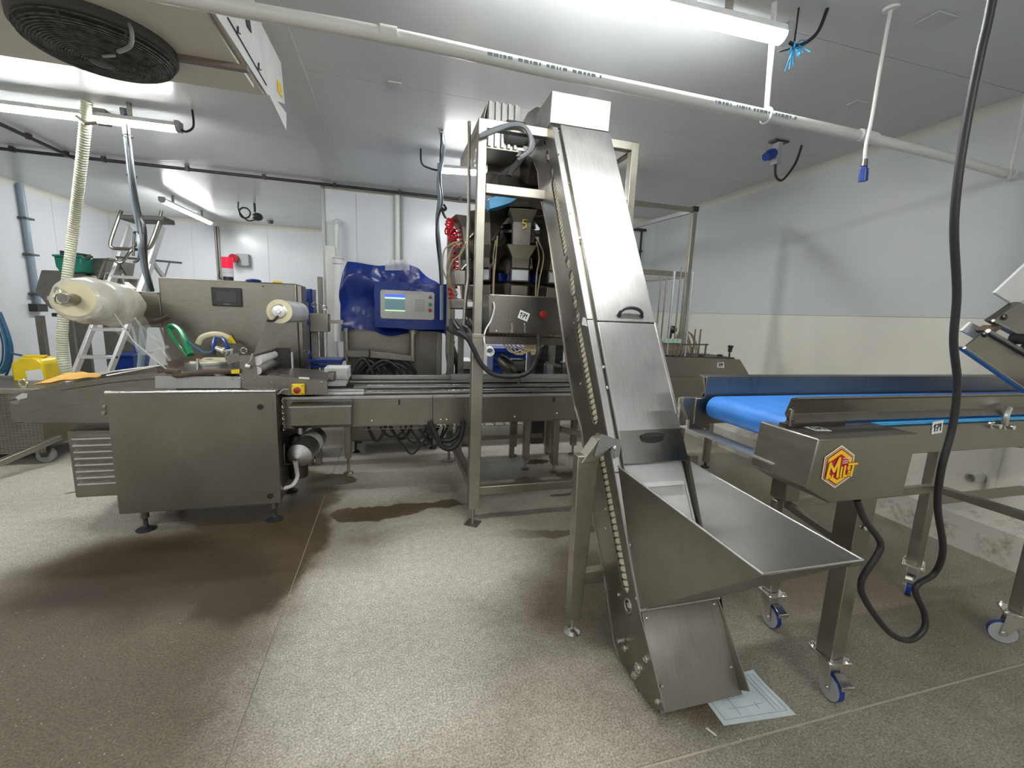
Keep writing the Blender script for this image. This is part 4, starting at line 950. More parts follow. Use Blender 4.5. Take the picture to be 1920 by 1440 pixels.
part(pn, 'clear_window', B().grid(lambda u, v: fs(u * sw, v * sh, .018 + .008 * sin(u * 9 + v * 5) * sin(v * 7)), 14, 8), clear('clear_cover', (.9, .9, .9), .08, .05))
g0 = W(744, 497, Y=4.15)
part(T, 'clear_patch', B().grid(lambda u, v: W(722 + 46 * u, 487 + 20 * v, Y=4.13) + Vector((0, .004 * sin(u * 20), 0)), 12, 3), clear('tape_clear', (.8, .82, .82), .55, .2))
# swivel arm
part(T, 'arm', B().prism([W(*p, Y=4.05) for p in ((650, 657), (690, 657), (773, 667), (773, 678), (690, 671), (650, 670))], (0, .06, 0)), STX, .005)
part(T, 'arm_post', B().cyl(W(774, 622, Y=4.08), W(774, 676, Y=4.08), .028, 14), STT)
part(T, 'arm_clamp', B().cyl(W(775, 618, Y=4.08), W(775, 626, Y=4.08), .045, 14), STT)
part(T, 'arm_pivot', B().cyl(W(649, 615, Y=4.1), W(650, 676, Y=4.1), .025, 12), STT)
part(T, 'arm_cable', B().tube(SP([W(692, 655, Y=4.03), W(693, 664, Y=4.02), W(691, 673, Y=4.03)], 3), .006, 6), BLK)
for k in range(7):
    xa, xb = 660 + k * 7, 700 + k * 13; tp = 672 + (k % 3) * 4; y = 4.02 + (k % 4) * .03
    single('coiled_cable', ('first', 'second', 'third', 'fourth', 'fifth', 'sixth', 'last')[k] + ' from the left of the black cables looped under the blue-covered cabinet', 'cable', B().tube(SP([W(xa, 716, Y=y), W(xa + 3, 695, Y=y), W((xa + xb) / 2, tp, Y=y), W(xb - 4, 692, Y=y), W(xb + 2, 716, Y=y)], 6), .017 - .0015 * (k % 3), 8), BLK, 'cables looped under the blue cabinet')
# cables right of the cabinet
for k, (pts, m, r, lab) in enumerate(((((840, 622), (846, 650), (845, 680), (847, 712)), GRAYC, .011, 'straight grey cable hanging right of the blue cabinet'), (((836, 625), (850, 650), (860, 680), (862, 690)), GRAYC, .014, 'bent grey cable hanging right of the blue cabinet'),
      (((850, 640), (848, 660), (856, 690), (852, 714)), BLK, .016, 'black cable hanging right of the blue cabinet'), (((842, 635), (838, 660), (840, 690), (835, 715)), BLK, .012, 'thin black cable nearest the blue cabinet'))):
    single('hanging_lead', lab, 'cable', B().tube(SP([W(x, y, Y=4.1) for x, y in pts], 6), r, 8), m)

# ================================================================== SUPPORT FRAME
FY, BYY = 2.632, 3.93
T = thing('support_frame', 'tall square-tube steel frame carrying the weigher and conveyor head', 'frame', (1.0, 3.3, 0))
fx0, fx1 = .500, 1.478
def post(x, y, z0, z1, w): return B().box(x - w / 2, x + w / 2, y - w / 2, y + w / 2, z0, z1)
part(T, 'post', post(fx0, FY + .025, 1.25, 2.485, .052), STT, .004); part(T, 'post', post(fx0 + .004, FY + .025, .12, 1.25, .072), STT, .004, label='thicker lower post')
part(T, 'post', post(fx1, FY + .025, 1.2, 2.485, .052), STT, .004)
part(T, 'post', post(fx0, BYY, .1, 1.9, .06), STT, .004); part(T, 'post', post(fx1, BYY, .1, 2.4, .052), STT, .004)
part(T, 'post', post(fx0 + .004, FY + .025, 1.24, 1.262, .08), STT, .002)
part(T, 'top_bar', B().box(fx0, fx1 + .026, FY, FY + .05, 2.435, 2.487), STT, .004)
part(T, 'side_bar', B().box(fx0 - .025, fx0 + .025, FY + .05, 3.35, 2.435, 2.487), STT, .004)
part(T, 'side_bar', B().box(fx1 - .025, fx1 + .025, FY + .05, BYY, 2.435, 2.487), STT, .004)
part(T, 'middle_bar', B().box(fx0 + .026, fx1 - .026, FY, FY + .05, 2.085, 2.14), STT, .004)
part(T, 'bottom_bar', B().box(fx0 + .04, 1.45, FY + .005, FY + .055, .205, .262), STT, .004)
part(T, 'side_bottom_bar', B().box(fx0 - .025, fx0 + .03, FY + .05, BYY - .03, .225, .285), STT, .004)
part(T, 'deck_bar', B().box(fx0 - .02, fx0 + .03, FY + .05, BYY, 1.2, 1.25), STT, .004)
for x, y, s in ((fx0 + .004, FY + .025, .05), (fx0, BYY, .06)):
    part(T, 'foot_plate', B().prism([(x + s * 1.3 * cos(a), y + s * 1.3 * sin(a), .0) for a in [radians(10) + pi / 2 * k for k in range(4)]], (0, 0, .006)), STT)
    part(T, 'foot_stud', B().cyl((x, y, .005), (x, y, .13), .012, 10), STT)
# corrugated metal box on top
a = W(900, 190, Y=2.95); xx0, xx1 = W(915, 200, Y=2.95).x, W(976, 200, Y=2.95).x
T3 = thing('corrugated_box', 'ribbed metal box at the top of the support frame beside the conveyor head', 'box', (xx0 + .1, 3.1, W(940, 278, Y=2.95).z))
zb_, zt_ = W(940, 278, Y=2.95).z, W(940, 194, Y=2.95).z; nrib = 5
pr = []
for k in range(nrib):
    w_ = (xx1 - xx0) / nrib; x = xx0 + k * w_
    pr += [(x, 2.955, 0), (x + w_ * .12, 2.935, 0), (x + w_ * .5, 2.935, 0), (x + w_ * .62, 2.955, 0)]
pr += [(xx1, 2.955, 0), (xx1, 3.25, 0), (xx0, 3.25, 0)]
part(T3, 'ribbed_shell', B().prism([(x, y, zb_) for x, y, _ in pr], (0, 0, zt_ - zb_)), STB)
part(T3, 'bottom_flange', B().box(xx0 - .02, xx1, 2.95, 3.3, zb_ - .01, zb_), STT)
part(T3, 'side_ear', B().prism([(xx0, 2.96, zt_), (xx0, 3.25, zt_), (xx0 - .03, 3.25, zb_ + .1), (xx0 - .03, 3.0, zb_ + .1)], (-.002, 0, 0)), STX)
# cables over the frame
for k, (pts, r) in enumerate(((((898, 256), (915, 250), (935, 242), (960, 234), (980, 236), (992, 250), (996, 268), (990, 285), (975, 296)), .014), (((900, 254), (918, 245), (940, 237), (965, 232), (985, 240), (999, 262), (998, 280), (983, 292), (970, 300)), .010), (((983, 290), (972, 305), (960, 318), (955, 330)), .02))):
    single('frame_cable', ('thick grey cable', 'thinner grey cable', 'short black cable')[k] + ' draped over the top bar of the support frame', 'cable', B().tube(SP([W(x, y, Y=2.60 if k < 2 else 2.75) for x, y in pts], 6), r, 8), (GRAYC, DKG, BLK)[k])
single('frame_stay_rod', 'thin bright steel rod standing left of the support frame', 'rod', B().cyl(W(880, 228, Y=2.75), W(879, 400, Y=2.75), .010, 8).tube(SP([W(879, 400, Y=2.75), W(877, 470, Y=2.75), W(878, 520, Y=2.75), W(873, 560, Y=2.75), W(870, 610, Y=2.75)], 5), .012, 8), STX)
single('ceiling_cable', 'grey cable bundle dropping from the ceiling in front of the white wall to the weigher', 'cable', B().tube(SP([W(826, 243, Z=CZ)] + [W(x, y, Y=3.9) for x, y in ((831, 270), (829, 300), (822, 340), (824, 375), (820, 410), (822, 450), (827, 500), (828, 540), (828, 600))], 6), .017, 9), BGC)
single('ceiling_lead', 'thin black lead tied along the grey ceiling cable', 'cable', B().tube(SP([W(829, 243, Z=CZ)] + [W(x, y, Y=3.88) for x, y in ((826, 290), (826, 340), (829, 380), (818, 430), (824, 500), (826, 535))], 6), .008, 7), BLK)
T = single('black_hook', 'black hooked air fitting hanging above the red coiled hose', 'hook', B().tube(SP([W(832, 383, Y=3.85), W(836, 390, Y=3.85), W(833, 394, Y=3.85), W(828, 390, Y=3.85), W(832, 402, Y=3.85), W(836, 409, Y=3.85)], 5), .011, 8), BLK)

# red coiled hose
def coil(path, R, r, turns, n=10):
    P_ = SP(path, 20); L_ = [0]
    for a, c in zip(P_, P_[1:]): L_.append(L_[-1] + (c - a).length)
    tot = L_[-1]; pts = []; N_ = int(turns * n); j = 0
    for i in range(N_ + 1):
        s = tot * i / N_
        while j < len(L_) - 2 and L_[j + 1] < s: j += 1
        q = P_[j].lerp(P_[j + 1], (s - L_[j]) / max(1e-6, L_[j + 1] - L_[j])); t = (P_[j + 1] - P_[j]).normalized()
        u = t.cross(Vector((0, 1, 0))); u = u.normalized() if u.length > 1e-3 else Vector((1, 0, 0)); w = t.cross(u); an = 2 * pi * i / n
        pts.append(q + (u * cos(an) + w * sin(an)) * R)
    return B().tube(pts, r, 6)
T = thing('red_coiled_hose', 'bright red coiled air hose hanging left of the weigher', 'hose', tuple(W(855, 450, Y=3.6)))
yc = 3.6
part(T, 'coil_bunch', coil([W(846, 412, Y=yc), W(842, 424, Y=yc), W(848, 436, Y=yc)], .030, .007, 6), REDL)
part(T, 'coil_bunch', coil([W(838, 430, Y=yc), W(850, 440, Y=yc - .03), W(842, 446, Y=yc)], .034, .007, 5), REDL)
part(T, 'coil', coil([W(856, 428, Y=yc), W(859, 450, Y=yc), W(857, 480, Y=yc), W(859, 512, Y=yc), W(857, 530, Y=yc), W(848, 538, Y=yc), W(850, 562, Y=yc)], .032, .0065, 17), REDL)
part(T, 'lead_end', B().tube(SP([W(836, 409, Y=3.7), W(842, 412, Y=yc), W(850, 414, Y=yc)], 4), .006, 6), REDL)

# ================================================================== MULTIHEAD WEIGHER
cxw, cyw = 1.00, 3.62
T = thing('multihead_weigher', 'stainless multihead weigher with a ring of hoppers inside the support frame', 'weigher', (cxw, cyw, 1.25))
part(T, 'body', B().lathe((cxw, cyw, 1.50), (cxw, cyw, 2.02), [(0, .26), (.12, .28), (.30, .26), (.42, .20), (.52, .10)], 20), STK)
part(T, 'vibrator_cone', B().lathe((cxw, cyw, 2.02), (cxw, cyw, 2.14), [(0, .22), (.02, .22), (.12, .03)], 24), STX)
part(T, 'collecting_ring', B().lathe((cxw, cyw, 1.26), (cxw, cyw, 1.50), [(0, .20), (.03, .40), (.17, .46), (.20, .44), (.24, .28)], 10), STD)
NH = 10
HOP = steel('hopper_steel', (.27, .25, .215), .38, .55, (3, 3, 10), .25, .3)
PLT = plain('pale_plate', (.50, .52, .54), .35)
def frustum(b, f, x0, y0, x1, y1, z0, X0, Y0, X1, Y1, z1):
    b.hexa([f(x, y, z0) for x, y in ((x0, y0), (x1, y0), (x1, y1), (x0, y1))] + [f(x, y, z1) for x, y in ((X0, Y0), (X1, Y0), (X1, Y1), (X0, Y1))])
def head(k):
    a = -pi / 2 - .20 + 2 * pi * k / NH; u = Vector((cos(a), sin(a), 0)); v = Vector((-sin(a), cos(a), 0)); c = Vector((cxw, cyw, 0))
    f = lambda x, r, z: c + u * r + v * x + Vector((0, 0, z))
    h = B(); frustum(h, f, -.066, .34, .066, .49, 2.045, -.10, .28, .10, .55, 2.125)
    frustum(h, f, -.066, .34, .066, .47, 1.885, -.066, .34, .066, .49, 2.045)
    p1 = part(T, 'feed_hopper', h, HOP, .004)
    g = B(); frustum(g, f, -.063, .34, .063, .48, 1.795, -.108, .28, .108, .53, 1.885); frustum(g, f, -.063, .34, .063, .47, 1.725, -.063, .34, .063, .48, 1.795)
    part(T, 'weigh_hopper', g, HOP, .004)
    part(T, 'actuator_box', B().hexa([f(x, r, 1.625) for x, r in ((-.07, .28), (.07, .28), (.07, .47), (-.07, .47))] + [f(x, r, 1.722) for x, r in ((-.07, .28), (.07, .28), (.07, .47), (-.07, .47))]), STK, .006)
    fp = plane(f(-.06, .472, 1.637), v, (0, 0, 1))
    part(T, 'cover_plate', rect(fp, 0, 0, .12, .074, -.004, .004), PLT, .002)
    part(T, 'blue_gasket', B().hexa([f(x, r, 1.635) for x, r in ((-.095, .26), (.095, .26), (.095, .36), (-.095, .36))] + [f(x, r, 1.70) for x, r in ((-.085, .26), (.085, .26), (.085, .36), (-.085, .36))]), BLUP, .008)
    part(T, 'discharge_chute', B().hexa([f(x, r, 1.44) for x, r in ((-.06, .25), (.06, .25), (.06, .44), (-.06, .44))] + [f(x, r, 1.60) for x, r in ((-.062, .28), (.062, .28), (.062, .46), (-.062, .46))]), HOP, .003)
    part(T, 'cylinder', B().cyl(f(.085, .40, 2.0), f(.08, .47, 1.92), .014, 10), CHR)
    part(T, 'cylinder', B().cyl(f(.08, .42, 1.80), f(.08, .49, 1.72), .012, 10), CHR)
    part(T, 'actuator_arm', B().bar(f(.0, .24, 1.98), f(.0, .34, 1.90), .10, .05), BLK2)
    part(T, 'air_line', B().tube(SP([f(.11, .47, 1.92), f(.13, .52, 1.80), f(.12, .50, 1.68), f(.12, .5, 1.52)], 5), .005, 6), TANH)
    part(T, 'air_line', B().tube(SP([f(.11, .45, 1.95), f(.16, .53, 1.82), f(.14, .52, 1.64), f(.13, .5, 1.5)], 5), .005, 6), TANH)
    return p1, f
for k in range(NH):
    h, f = head(k)
    if k == 0:
        ff = plane(f(-.045, .497, 2.035), f(1, 0, 0) - f(0, 0, 0), (0, 0, 1)); tb = B()
        stroke(tb, ff, [(.085, .03), (.05, .028), (.048, .005), (.07, .0), (.075, -.022), (.05, -.035)], .006, 0, .006)
        part(h, 'painted_five', tb, YEL, smooth=False, label='hand-painted yellow 5')
part(T, 'infeed_funnel', B().lathe((cxw, cyw, 2.10), (cxw, cyw, 2.36), [(0, .16), (.05, .16), (.10, .30), (.16, .32), (.16, .30), (.12, .28)], 8), STK)
part(T, 'dark_chute', B().prism([W(x, y, Y=3.25) for x, y in ((914, 281), (965, 292), (1003, 296), (1012, 330), (1018, 372), (975, 368), (934, 348), (933, 326), (914, 322))], (0, .3, 0)), STK, .003)
bl = [W(917, 372, Y=3.1), W(935, 366, Y=3.1), W(972, 370, Y=3.1), W(960, 379, Y=3.1), W(940, 386, Y=3.1), W(918, 392, Y=3.1)]
part(T, 'blue_chute', B().prism(bl, (0, .16, .0)), BLUL, .002)
# control box under the hoppers
x0, x1 = W(917, 560, Y=2.72).x, W(1062, 560, Y=2.72).x
zt_, zb_ = W(960, 553, Y=2.72).z, W(960, 626, Y=2.72).z
bx = part(T, 'control_box', B().box(x0, x1 + .06, 2.72, 3.1, zb_, zt_), STX, .006, label='steel control box with number sticker and red button')
fb_ = plane(((x0 + x1) / 2, 2.719, (zt_ + zb_) / 2), (1, 0, 0), (0, 0, 1))
pq = W(982, 592, Y=2.719); fbb = plane((pq.x, 2.719, pq.z), (1, 0, 0), (0, 0, 1)); 
part(T, 'number_sticker', rect(lambda x, y, c: fbb(x * cos(-.35) - y * sin(-.35), x * sin(-.35) + y * cos(-.35), c), -.035, -.027, .035, .027, 0, .0015), PAP, label='white sticker hand-marked 171')
tt = B(); gg = lambda a_, b_, c_=0: fbb(a_ * cos(-.35) - b_ * sin(-.35), a_ * sin(-.35) + b_ * cos(-.35), c_)
for s_ in ([(-.38, .08), (-.27, .28), (-.27, -.28)], [(-.14, .22), (.10, .26), (-.04, -.3)], [(-.12, -.02), (.10, .02)], [(.16, .08), (.28, .28), (.28, -.28)]): stroke(tt, gg, [(x * .07, y * .054) for x, y in s_], .005, .0015, .0025)
part(T, 'sticker_writing', tt, INK, smooth=False)
pq = W(1017, 590, Y=2.72); part(T, 'red_button', B().lathe(pq, pq - Vector((0, .03, 0)), [(0, .018), (.012, .018), (.015, .024), (.026, .022), (.03, .012)], 20), RED)
for q in ((924, 555), (931, 621), (960, 608), (984, 608)): screw(T, W(*q, Y=2.72), (0, -1, 0), .006)
for px in (960, 984): part(T, 'scratch_mark', B().sheet([W(px - 1, 609, Y=2.7185), W(px + 1, 609, Y=2.7185), W(px + 1.5, 624, Y=2.7185), W(px - 1.5, 624, Y=2.7185)], .001), STB)
part(T, 'white_lead', B().tube(SP([W(925, 566, Y=2.70), W(927, 578, Y=2.69), W(921, 600, Y=2.69), W(910, 620, Y=2.65), W(908, 640, Y=2.6), W(914, 655, Y=2.6)], 6), .005, 6), PVC)
cc = W(918, 656, Y=2.59)
for k in range(3): part(T, 'lead_coil', B().torus(cc + Vector((0, -.005 * k, -.006 * k)), (.2, 1, .1 * k), .022 + .002 * k, .0035, 16, 5), PVC)
part(T, 'tube_bar', B().box(x0 - .02, x1 + .2, 2.80, 2.86, zb_ - .075, zb_ - .02), STX, .004)
for k in range(16):
    px = 935 + k * 7; y = 2.82
    a = W(px, 628, Y=y); c = W(min(px + 30, 1004 - abs(8 - k)), 661 + 4 * sin(k), Y=y - .03); e = W(1003, 640, Y=y)
    part(T, 'air_line', B().tube(SP([a, a.lerp(c, .5) + Vector((-.01, 0, -.015)), c, e], 5), .0055, 6), TANH)
single('weigher_hose', 'thick black hose sweeping in front of the frame post under the weigher', 'hose', B().tube(SP([W(x, y, Y=2.58) for x, y in ((858, 622), (876, 634), (888, 655), (902, 682), (926, 702), (965, 706), (990, 698), (1003, 680), (1010, 655))] + [W(1010, 630, Y=2.70)], 8), .015, 10), BLK)
single('hose_tie', 'black cable tie hanging from the weigher hose', 'tie', B().tube(SP([W(974, 700, Y=2.74), W(975, 712, Y=2.73), W(971, 720, Y=2.73)], 4), .004, 6), BLK)
# machinery seen under the weigher on the far side of the line
for x0p, x1p, yt, yb_, Yp, nm, lab, m in ((925, 985, 652, 705, 4.4, 'blue_crate', 'bright blue plastic crate behind the weigher hose', BLUP), (862, 888, 676, 692, 4.3, 'white_carton', 'white carton edge stacked behind the frame post', WHT), (863, 890, 692, 714, 4.35, 'grey_cabinet', 'ribbed grey cabinet behind the frame post', STD),
                                         (1005, 1055, 640, 690, 4.3, 'dark_motor', 'dark motor unit standing behind the inclined conveyor', BLK2)):
    a, c = W(x0p, yt, Y=Yp), W(x1p, yb_, Y=Yp)
    TT = thing(nm, lab, nm.split('_')[1], ((a.x + c.x) / 2, Yp + .15, 0))
    part(TT, 'body', B().box(a.x, c.x, Yp, Yp + .3, 0 if nm in ('grey_cabinet', 'dark_motor') else c.z, a.z), m, .008)
    for k in range(4): part(TT, 'rib', B().box(a.x, c.x, Yp - .008, Yp, c.z + (a.z - c.z) * (k + .5) / 4 - .004, c.z + (a.z - c.z) * (k + .5) / 4 + .004), m)
tb = thing('back_bench', 'low steel bench behind the conveyor line carrying crates', 'bench', (1.1, 4.5, 0))
part(tb, 'top', B().box(.35, 2.2, 4.25, 4.8, .66, .70), STX, .004)
for x in (.4, 2.15):
    for y in (4.3, 4.75): part(tb, 'leg', B().box(x - .02, x + .02, y - .02, y + .02, 0, .66), STT)
a = W(960, 690, Y=3.9)
tv = thing('gearmotor', 'worn gearmotor with grey housing on the far side of the line under the weigher', 'motor', (a.x, 3.9, .7))
part(tv, 'housing', B().lathe(W(935, 670, Y=3.9), W(965, 700, Y=3.85), [(0, .04), (.05, .06), (.14, .065), (.2, .05), (.22, .03)], 16), STD)
part(tv, 'gearbox', B().box(a.x - .02, a.x + .12, 3.86, 3.98, .84, .97), STD, .02); part(tv, 'mount', B().box(a.x - .06, a.x + .14, 3.84, 4.0, .70, .84), STT, .005); part(tv, 'stand', B().box(a.x + .01, a.x + .05, 3.90, 3.94, 0.0, .70), STT, .005)
a = W(1040, 700, Y=3.8)
tv = thing('clamp_fixture', 'bright steel clamp fixture on the far side of the line beside the inclined conveyor', 'fixture', (a.x, 3.8, .8))
part(tv, 'block', B().box(a.x - .10, a.x - .03, 3.76, 3.84, .83, .94), STB, .006); part(tv, 'arm', B().bar((a.x - .1, 3.78, .95), (a.x + .12, 3.8, .90), .03, .03), STX, .004); part(tv, 'block', B().box(a.x + .06, a.x + .14, 3.76, 3.84, .83, .96), STX, .006)
part(tv, 'stand', B().box(a.x - .1, a.x + .14, 3.76, 3.86, .76, .83).box(a.x, a.x + .04, 3.79, 3.83, 0, .76), STT, .006)
# left side of the weigher: beige tubes and pneumatics block
for k, (pts) in enumerate((((862, 452), (846, 458), (833, 470), (830, 500), (838, 525), (850, 545), (856, 560)), ((866, 455), (850, 462), (842, 480), (838, 505), (846, 530), (858, 552)), ((872, 462), (862, 478), (848, 490), (842, 510), (843, 530), (856, 550)))):
    part(T, 'air_line', B().tube(SP([W(x, y, Y=3.35) for x, y in pts], 6), .006, 7), TANH)
T2 = thing('weigher_stand', 'steel stand legs and platform left of the weigher behind the frame post', 'stand', (.55, 3.5, 0))
part(T2, 'upright', B().box(W(838, 500, Y=3.9).x, W(846, 500, Y=3.9).x, 3.88, 3.93, 1.0, W(842, 428, Y=3.9).z), STT, .003); part(T2, 'upright', B().bar(W(853, 440, Y=3.9), W(845, 520, Y=3.9), .04, .04), STT, .003)
part(T2, 'platform', B().box(.45, 1.55, 3.15, 4.0, 1.22, 1.26), STX, .004); part(T2, 'valve_block', B().box(W(846, 560, Y=3.2).x, W(885, 560, Y=3.2).x, 3.15, 3.3, W(860, 580, Y=3.2).z, W(860, 560, Y=3.2).z), STD, .01)
part(T2, 'box', B().box(W(853, 520, Y=3.1).x, W(873, 520, Y=3.1).x, 3.1, 3.25, W(860, 534, Y=3.1).z, W(860, 506, Y=3.1).z), STX, .006)
part(T2, 'bright_plate', B().box(W(876, 565, Y=3.15).x, W(890, 565, Y=3.15).x, 3.13, 3.15, W(880, 575, Y=3.14).z, W(880, 566, Y=3.14).z), WHT)
part(T2, 'cable_chain', B().box(W(843, 600, Y=3.1).x, W(892, 600, Y=3.1).x, 3.02, 3.14, W(860, 622, Y=3.1).z, W(860, 598, Y=3.1).z), DKG, .01)
for x in (.6, 1.5): part(T2, 'upright', B().box(x - .025, x + .025, 3.95, 4.0, 0, 1.22), STT, .003)
random.seed(21)
for k in range(9):
    px = 845 + k * 5; part(T2, 'conduit_loop', B().tube(SP([W(px, 600 + random.uniform(-3, 3), Y=3.0), W(px + 8, 608 + random.uniform(-3, 6), Y=2.98), W(px + 14, 616 + random.uniform(-5, 5), Y=3.0), W(px + 20, 628, Y=3.02)], 4), .008, 6), random.choice((GRAYC, BLK, GRY)))

# ================================================================== INCLINED CONVEYOR
XA, XB = .89, 1.25
def EY(px, py, X=XA): q = W(px, py, X=X); return (q.y, q.z)
T = thing('inclined_conveyor', 'tall inclined stainless conveyor with hinged lids and a feed hopper at its foot', 'conveyor', (1.08, 1.3, 0))
DU = Vector((0, 1.28, 2.175)).normalized(); DN = Vector((0, -DU.z, DU.y))
def E(x, s, n): return Vector((x, 1.28, .305)) + DU * s + DN * n
fe = [(E(0, s_, -.004).y, E(0, s_, -.004).z) for s_ in (2.5, 2.0, 1.5, 1.0, .5, 0)]
outline = fe + [EY(*p) for p in ((1246, 1334), (1230, 1330), (1205, 1306), (1184, 1280), (1159, 1237), (1150, 1200), (1143, 1150), (1123, 1025), (1105, 914), (1090, 807), (1077, 762), (1062, 679), (1045, 557), (1043, 543), (1028, 438), (1011, 354), (1008, 321), (1000, 298), (988, 290), (978, 275), (975, 250), (981, 227), (990, 211), (1006, 200), (1017, 203), (1022, 218))]
outline = [(y, max(.012, min(CZ - .03, z))) for y, z in outline]
def slot(a, c, w, n=8):
    (y0, z0), (y1, z1) = EY(*a), EY(*c); d = Vector((y1 - y0, z1 - z0)); d.normalize(); nrm = Vector((-d.y, d.x)); pts = []
    for i in range(n + 1): an = pi / 2 + pi * i / n; q = Vector((y0, z0)) + (d * cos(an) + nrm * sin(an)) * w; pts.append((q.x, q.y))
    for i in range(n + 1): an = -pi / 2 + pi * i / n; q = Vector((y1, z1)) + (d * cos(an) + nrm * sin(an)) * w; pts.append((q.x, q.y))
    return pts
slots = [slot((1037, 343), (1059, 470), .028), slot((1070, 516), (1074, 545), .028), slot((1084, 617), (1115, 784), .03), slot((1125, 848), (1172, 1098), .028)]
for c, w_ in (((1064, 492), .024), ((1077, 566), .024), ((1082, 591), .024), ((1178, 1137), .026)): slots.append(slot((c[0] - 1, c[1] - 3), (c[0] + 1, c[1] + 3), w_, 7))
slots += [slot((1019, 248), (1023, 264), .022, 7), slot((1025, 288), (1028, 300), .02, 7), slot((1034, 318), (1035, 324), .018, 7)]
def splate(x, th, holes): return B().prism([(x, y, z) for y, z in outline], (th, 0, 0), [[(x, y, z) for y, z in h] for h in holes])
sp = part(T, 'side_plate', splate(XA, .005, slots), STX, label='side plate with oval slots')
part(T, 'side_plate', splate(XB - .005, .005, []), STX)
# rims along the back edge of the plate
back = outline[10:24]
rim = B()
for (y0, z0), (y1, z1) in zip(back, back[1:]): rim.bar((XA + .016, y0, z0), (XA + .016, y1, z1), .040, .008, (0, -1, .3))
part(T, 'back_rim', rim, STT)
# modular belt inside, link by link
def belt_n(px, py): y, z = EY(px, py); v = Vector((0, y - 1.28, z - .305)); return v.dot(DU), v.dot(DN)
n_mid = sum(belt_n(*p)[1] for p in ((1048, 400), (1099, 700), (1150, 980))) / 3
Lk = B()
def lkb(x0, x1, s0, s1, n0, n1): Lk.hexa([E(x0, s0, n0), E(x1, s0, n0), E(x1, s0, n1), E(x0, s0, n1), E(x0, s1, n0), E(x1, s1, n0), E(x1, s1, n1), E(x0, s1, n1)])
lkb(XA + .010, XB - .012, 0, .0215, n_mid - .045, n_mid + .045)
l0 = part(T, 'belt_link', Lk, CRM, .004, smooth=False)
for k in range(1, 91):
    o = l0.copy(); COL.objects.link(o); o.parent = T; o.location = DU * (k * .027)
part(T, 'belt_core', B().hexa([E(XA + .018, -.0, n_mid - .04), E(XB - .01, -.0, n_mid - .04), E(XB - .01, -.0, n_mid + .04), E(XA + .018, -.0, n_mid + .04), E(XA + .018, 2.42, n_mid - .04), E(XB - .01, 2.42, n_mid - .04), E(XB - .01, 2.42, n_mid + .04), E(XA + .018, 2.42, n_mid + .04)]), plain('belt_shade', (.34, .30, .22), .6))
# back cover
part(T, 'back_cover', B().hexa([E(XA + .006, .0, -.27), E(XB - .006, .0, -.27), E(XB - .006, .0, -.265), E(XA + .006, .0, -.265), E(XA + .006, 2.35, -.27), E(XB - .006, 2.35, -.27), E(XB - .006, 2.35, -.265), E(XA + .006, 2.35, -.265)]), STX)
# left edge flange strip (three lengths) with screws
def slab_(name, x0, x1, s0, s1, n0, n1, mat, bev=.0015, **k):
    return part(T, name, B().hexa([E(x0, s0, n0), E(x1, s0, n0), E(x1, s0, n1), E(x0, s0, n1), E(x0, s1, n0), E(x1, s1, n0), E(x1, s1, n1), E(x0, s1, n1)]), mat, bev, **k)
for s0, s1 in ((.0, .52), (.525, 1.245), (1.25, 2.50)): slab_('edge_strip', XA - .001, XA + .030, s0, s1, -.006, .004, STB)
slab_('gutter', XA + .030, XA + .052, .0, 2.50, -.02, -.016, STT)
slab_('gutter_wall', XA + .046, XA + .050, .52, 2.50, -.02, .002, STX)
# lids
la = slab_('upper_lid', XA + .048, XB + .004, 1.24, 2.52, .0, .010, STB, .003, label='bright upper lid')
lb_ = slab_('lower_lid', XA + .048, XB + .004, .555, 1.235, .0, .008, STB, .003, label='scuffed lower lid')
slab_('lid_flap', XA + .052, XB + .004, .555, .70, .008, .011, STX, .002)
for s0, s1 in ((1.24, 2.5), (.60, 1.235)): slab_('lid_edge', XB + .002, XB + .006, s0, s1, -.03, .008, STB)
slab_('lid_hem', XB - .004, XB + .010, .77, 1.24, .006, .012, ALU)
def dhandle(s, ang, T_):
    h = B(); pts = []
    for i in range(13):
        a = pi * i / 12; pts.append(E((XA + XB) / 2 + .05 - .062 * cos(a), s + ang * .028 * sin(a), .012 + .022 * sin(a) ** .6))
    h.tube(pts, .0085, 8); h.add(*(lambda q: (q.v, q.f))(B().tube([pts[0], E((XA + XB) / 2 + .05 - .062, s - .003, .006)], .013, 10)))
    h.tube([pts[-1], E((XA + XB) / 2 + .05 + .062, s - .003, .006)], .013, 10)
    return part(T_, 'lid_handle', h, BLK2, label='black bow handle')
dhandle(1.275, 1, la)
# recessed lower handle
c = Vector(((XA + XB) / 2 + .022, 0, 0)); hb = B()
ov = [(.056 * cos(2 * pi * i / 20), .017 * sin(2 * pi * i / 20)) for i in range(20)]
hb.prism([E(c.x + x, .655 + y, .011) for x, y in ov], DN * .004); part(lb_, 'recessed_handle', hb, BLK2, label='black recessed grip')
hb = B(); hb.prism([E(c.x + x, .669 + y, .014) for x, y in [(-.055, -.008), (.055, -.008), (.058, .004), (.03, .012), (-.03, .012), (-.058, .004)]], DN * .012); part(lb_, 'grip_bar', hb, BLK2)
ST_ = B().tube([E(c.x - .05, .661, .016), E(c.x + .05, .661, .016)], .0035, 6); part(lb_, 'grip_rib', ST_, STX)
for s in (.60, .90, 1.0, 1.72): screw(T, E(XA + .038 if s > .7 else XA + .015, s, .004), DN, .008)
for px, py in ((1070, 400), (1048, 290), (1077, 606), (1089, 720), (1067, 345), (1137, 955), (1137, 990), (1160, 1115), (1194, 1122), (1182, 1022)): 
    y, z = EY(px, py); screw(T, (XA, y, z), (-1, 0, 0), .007)
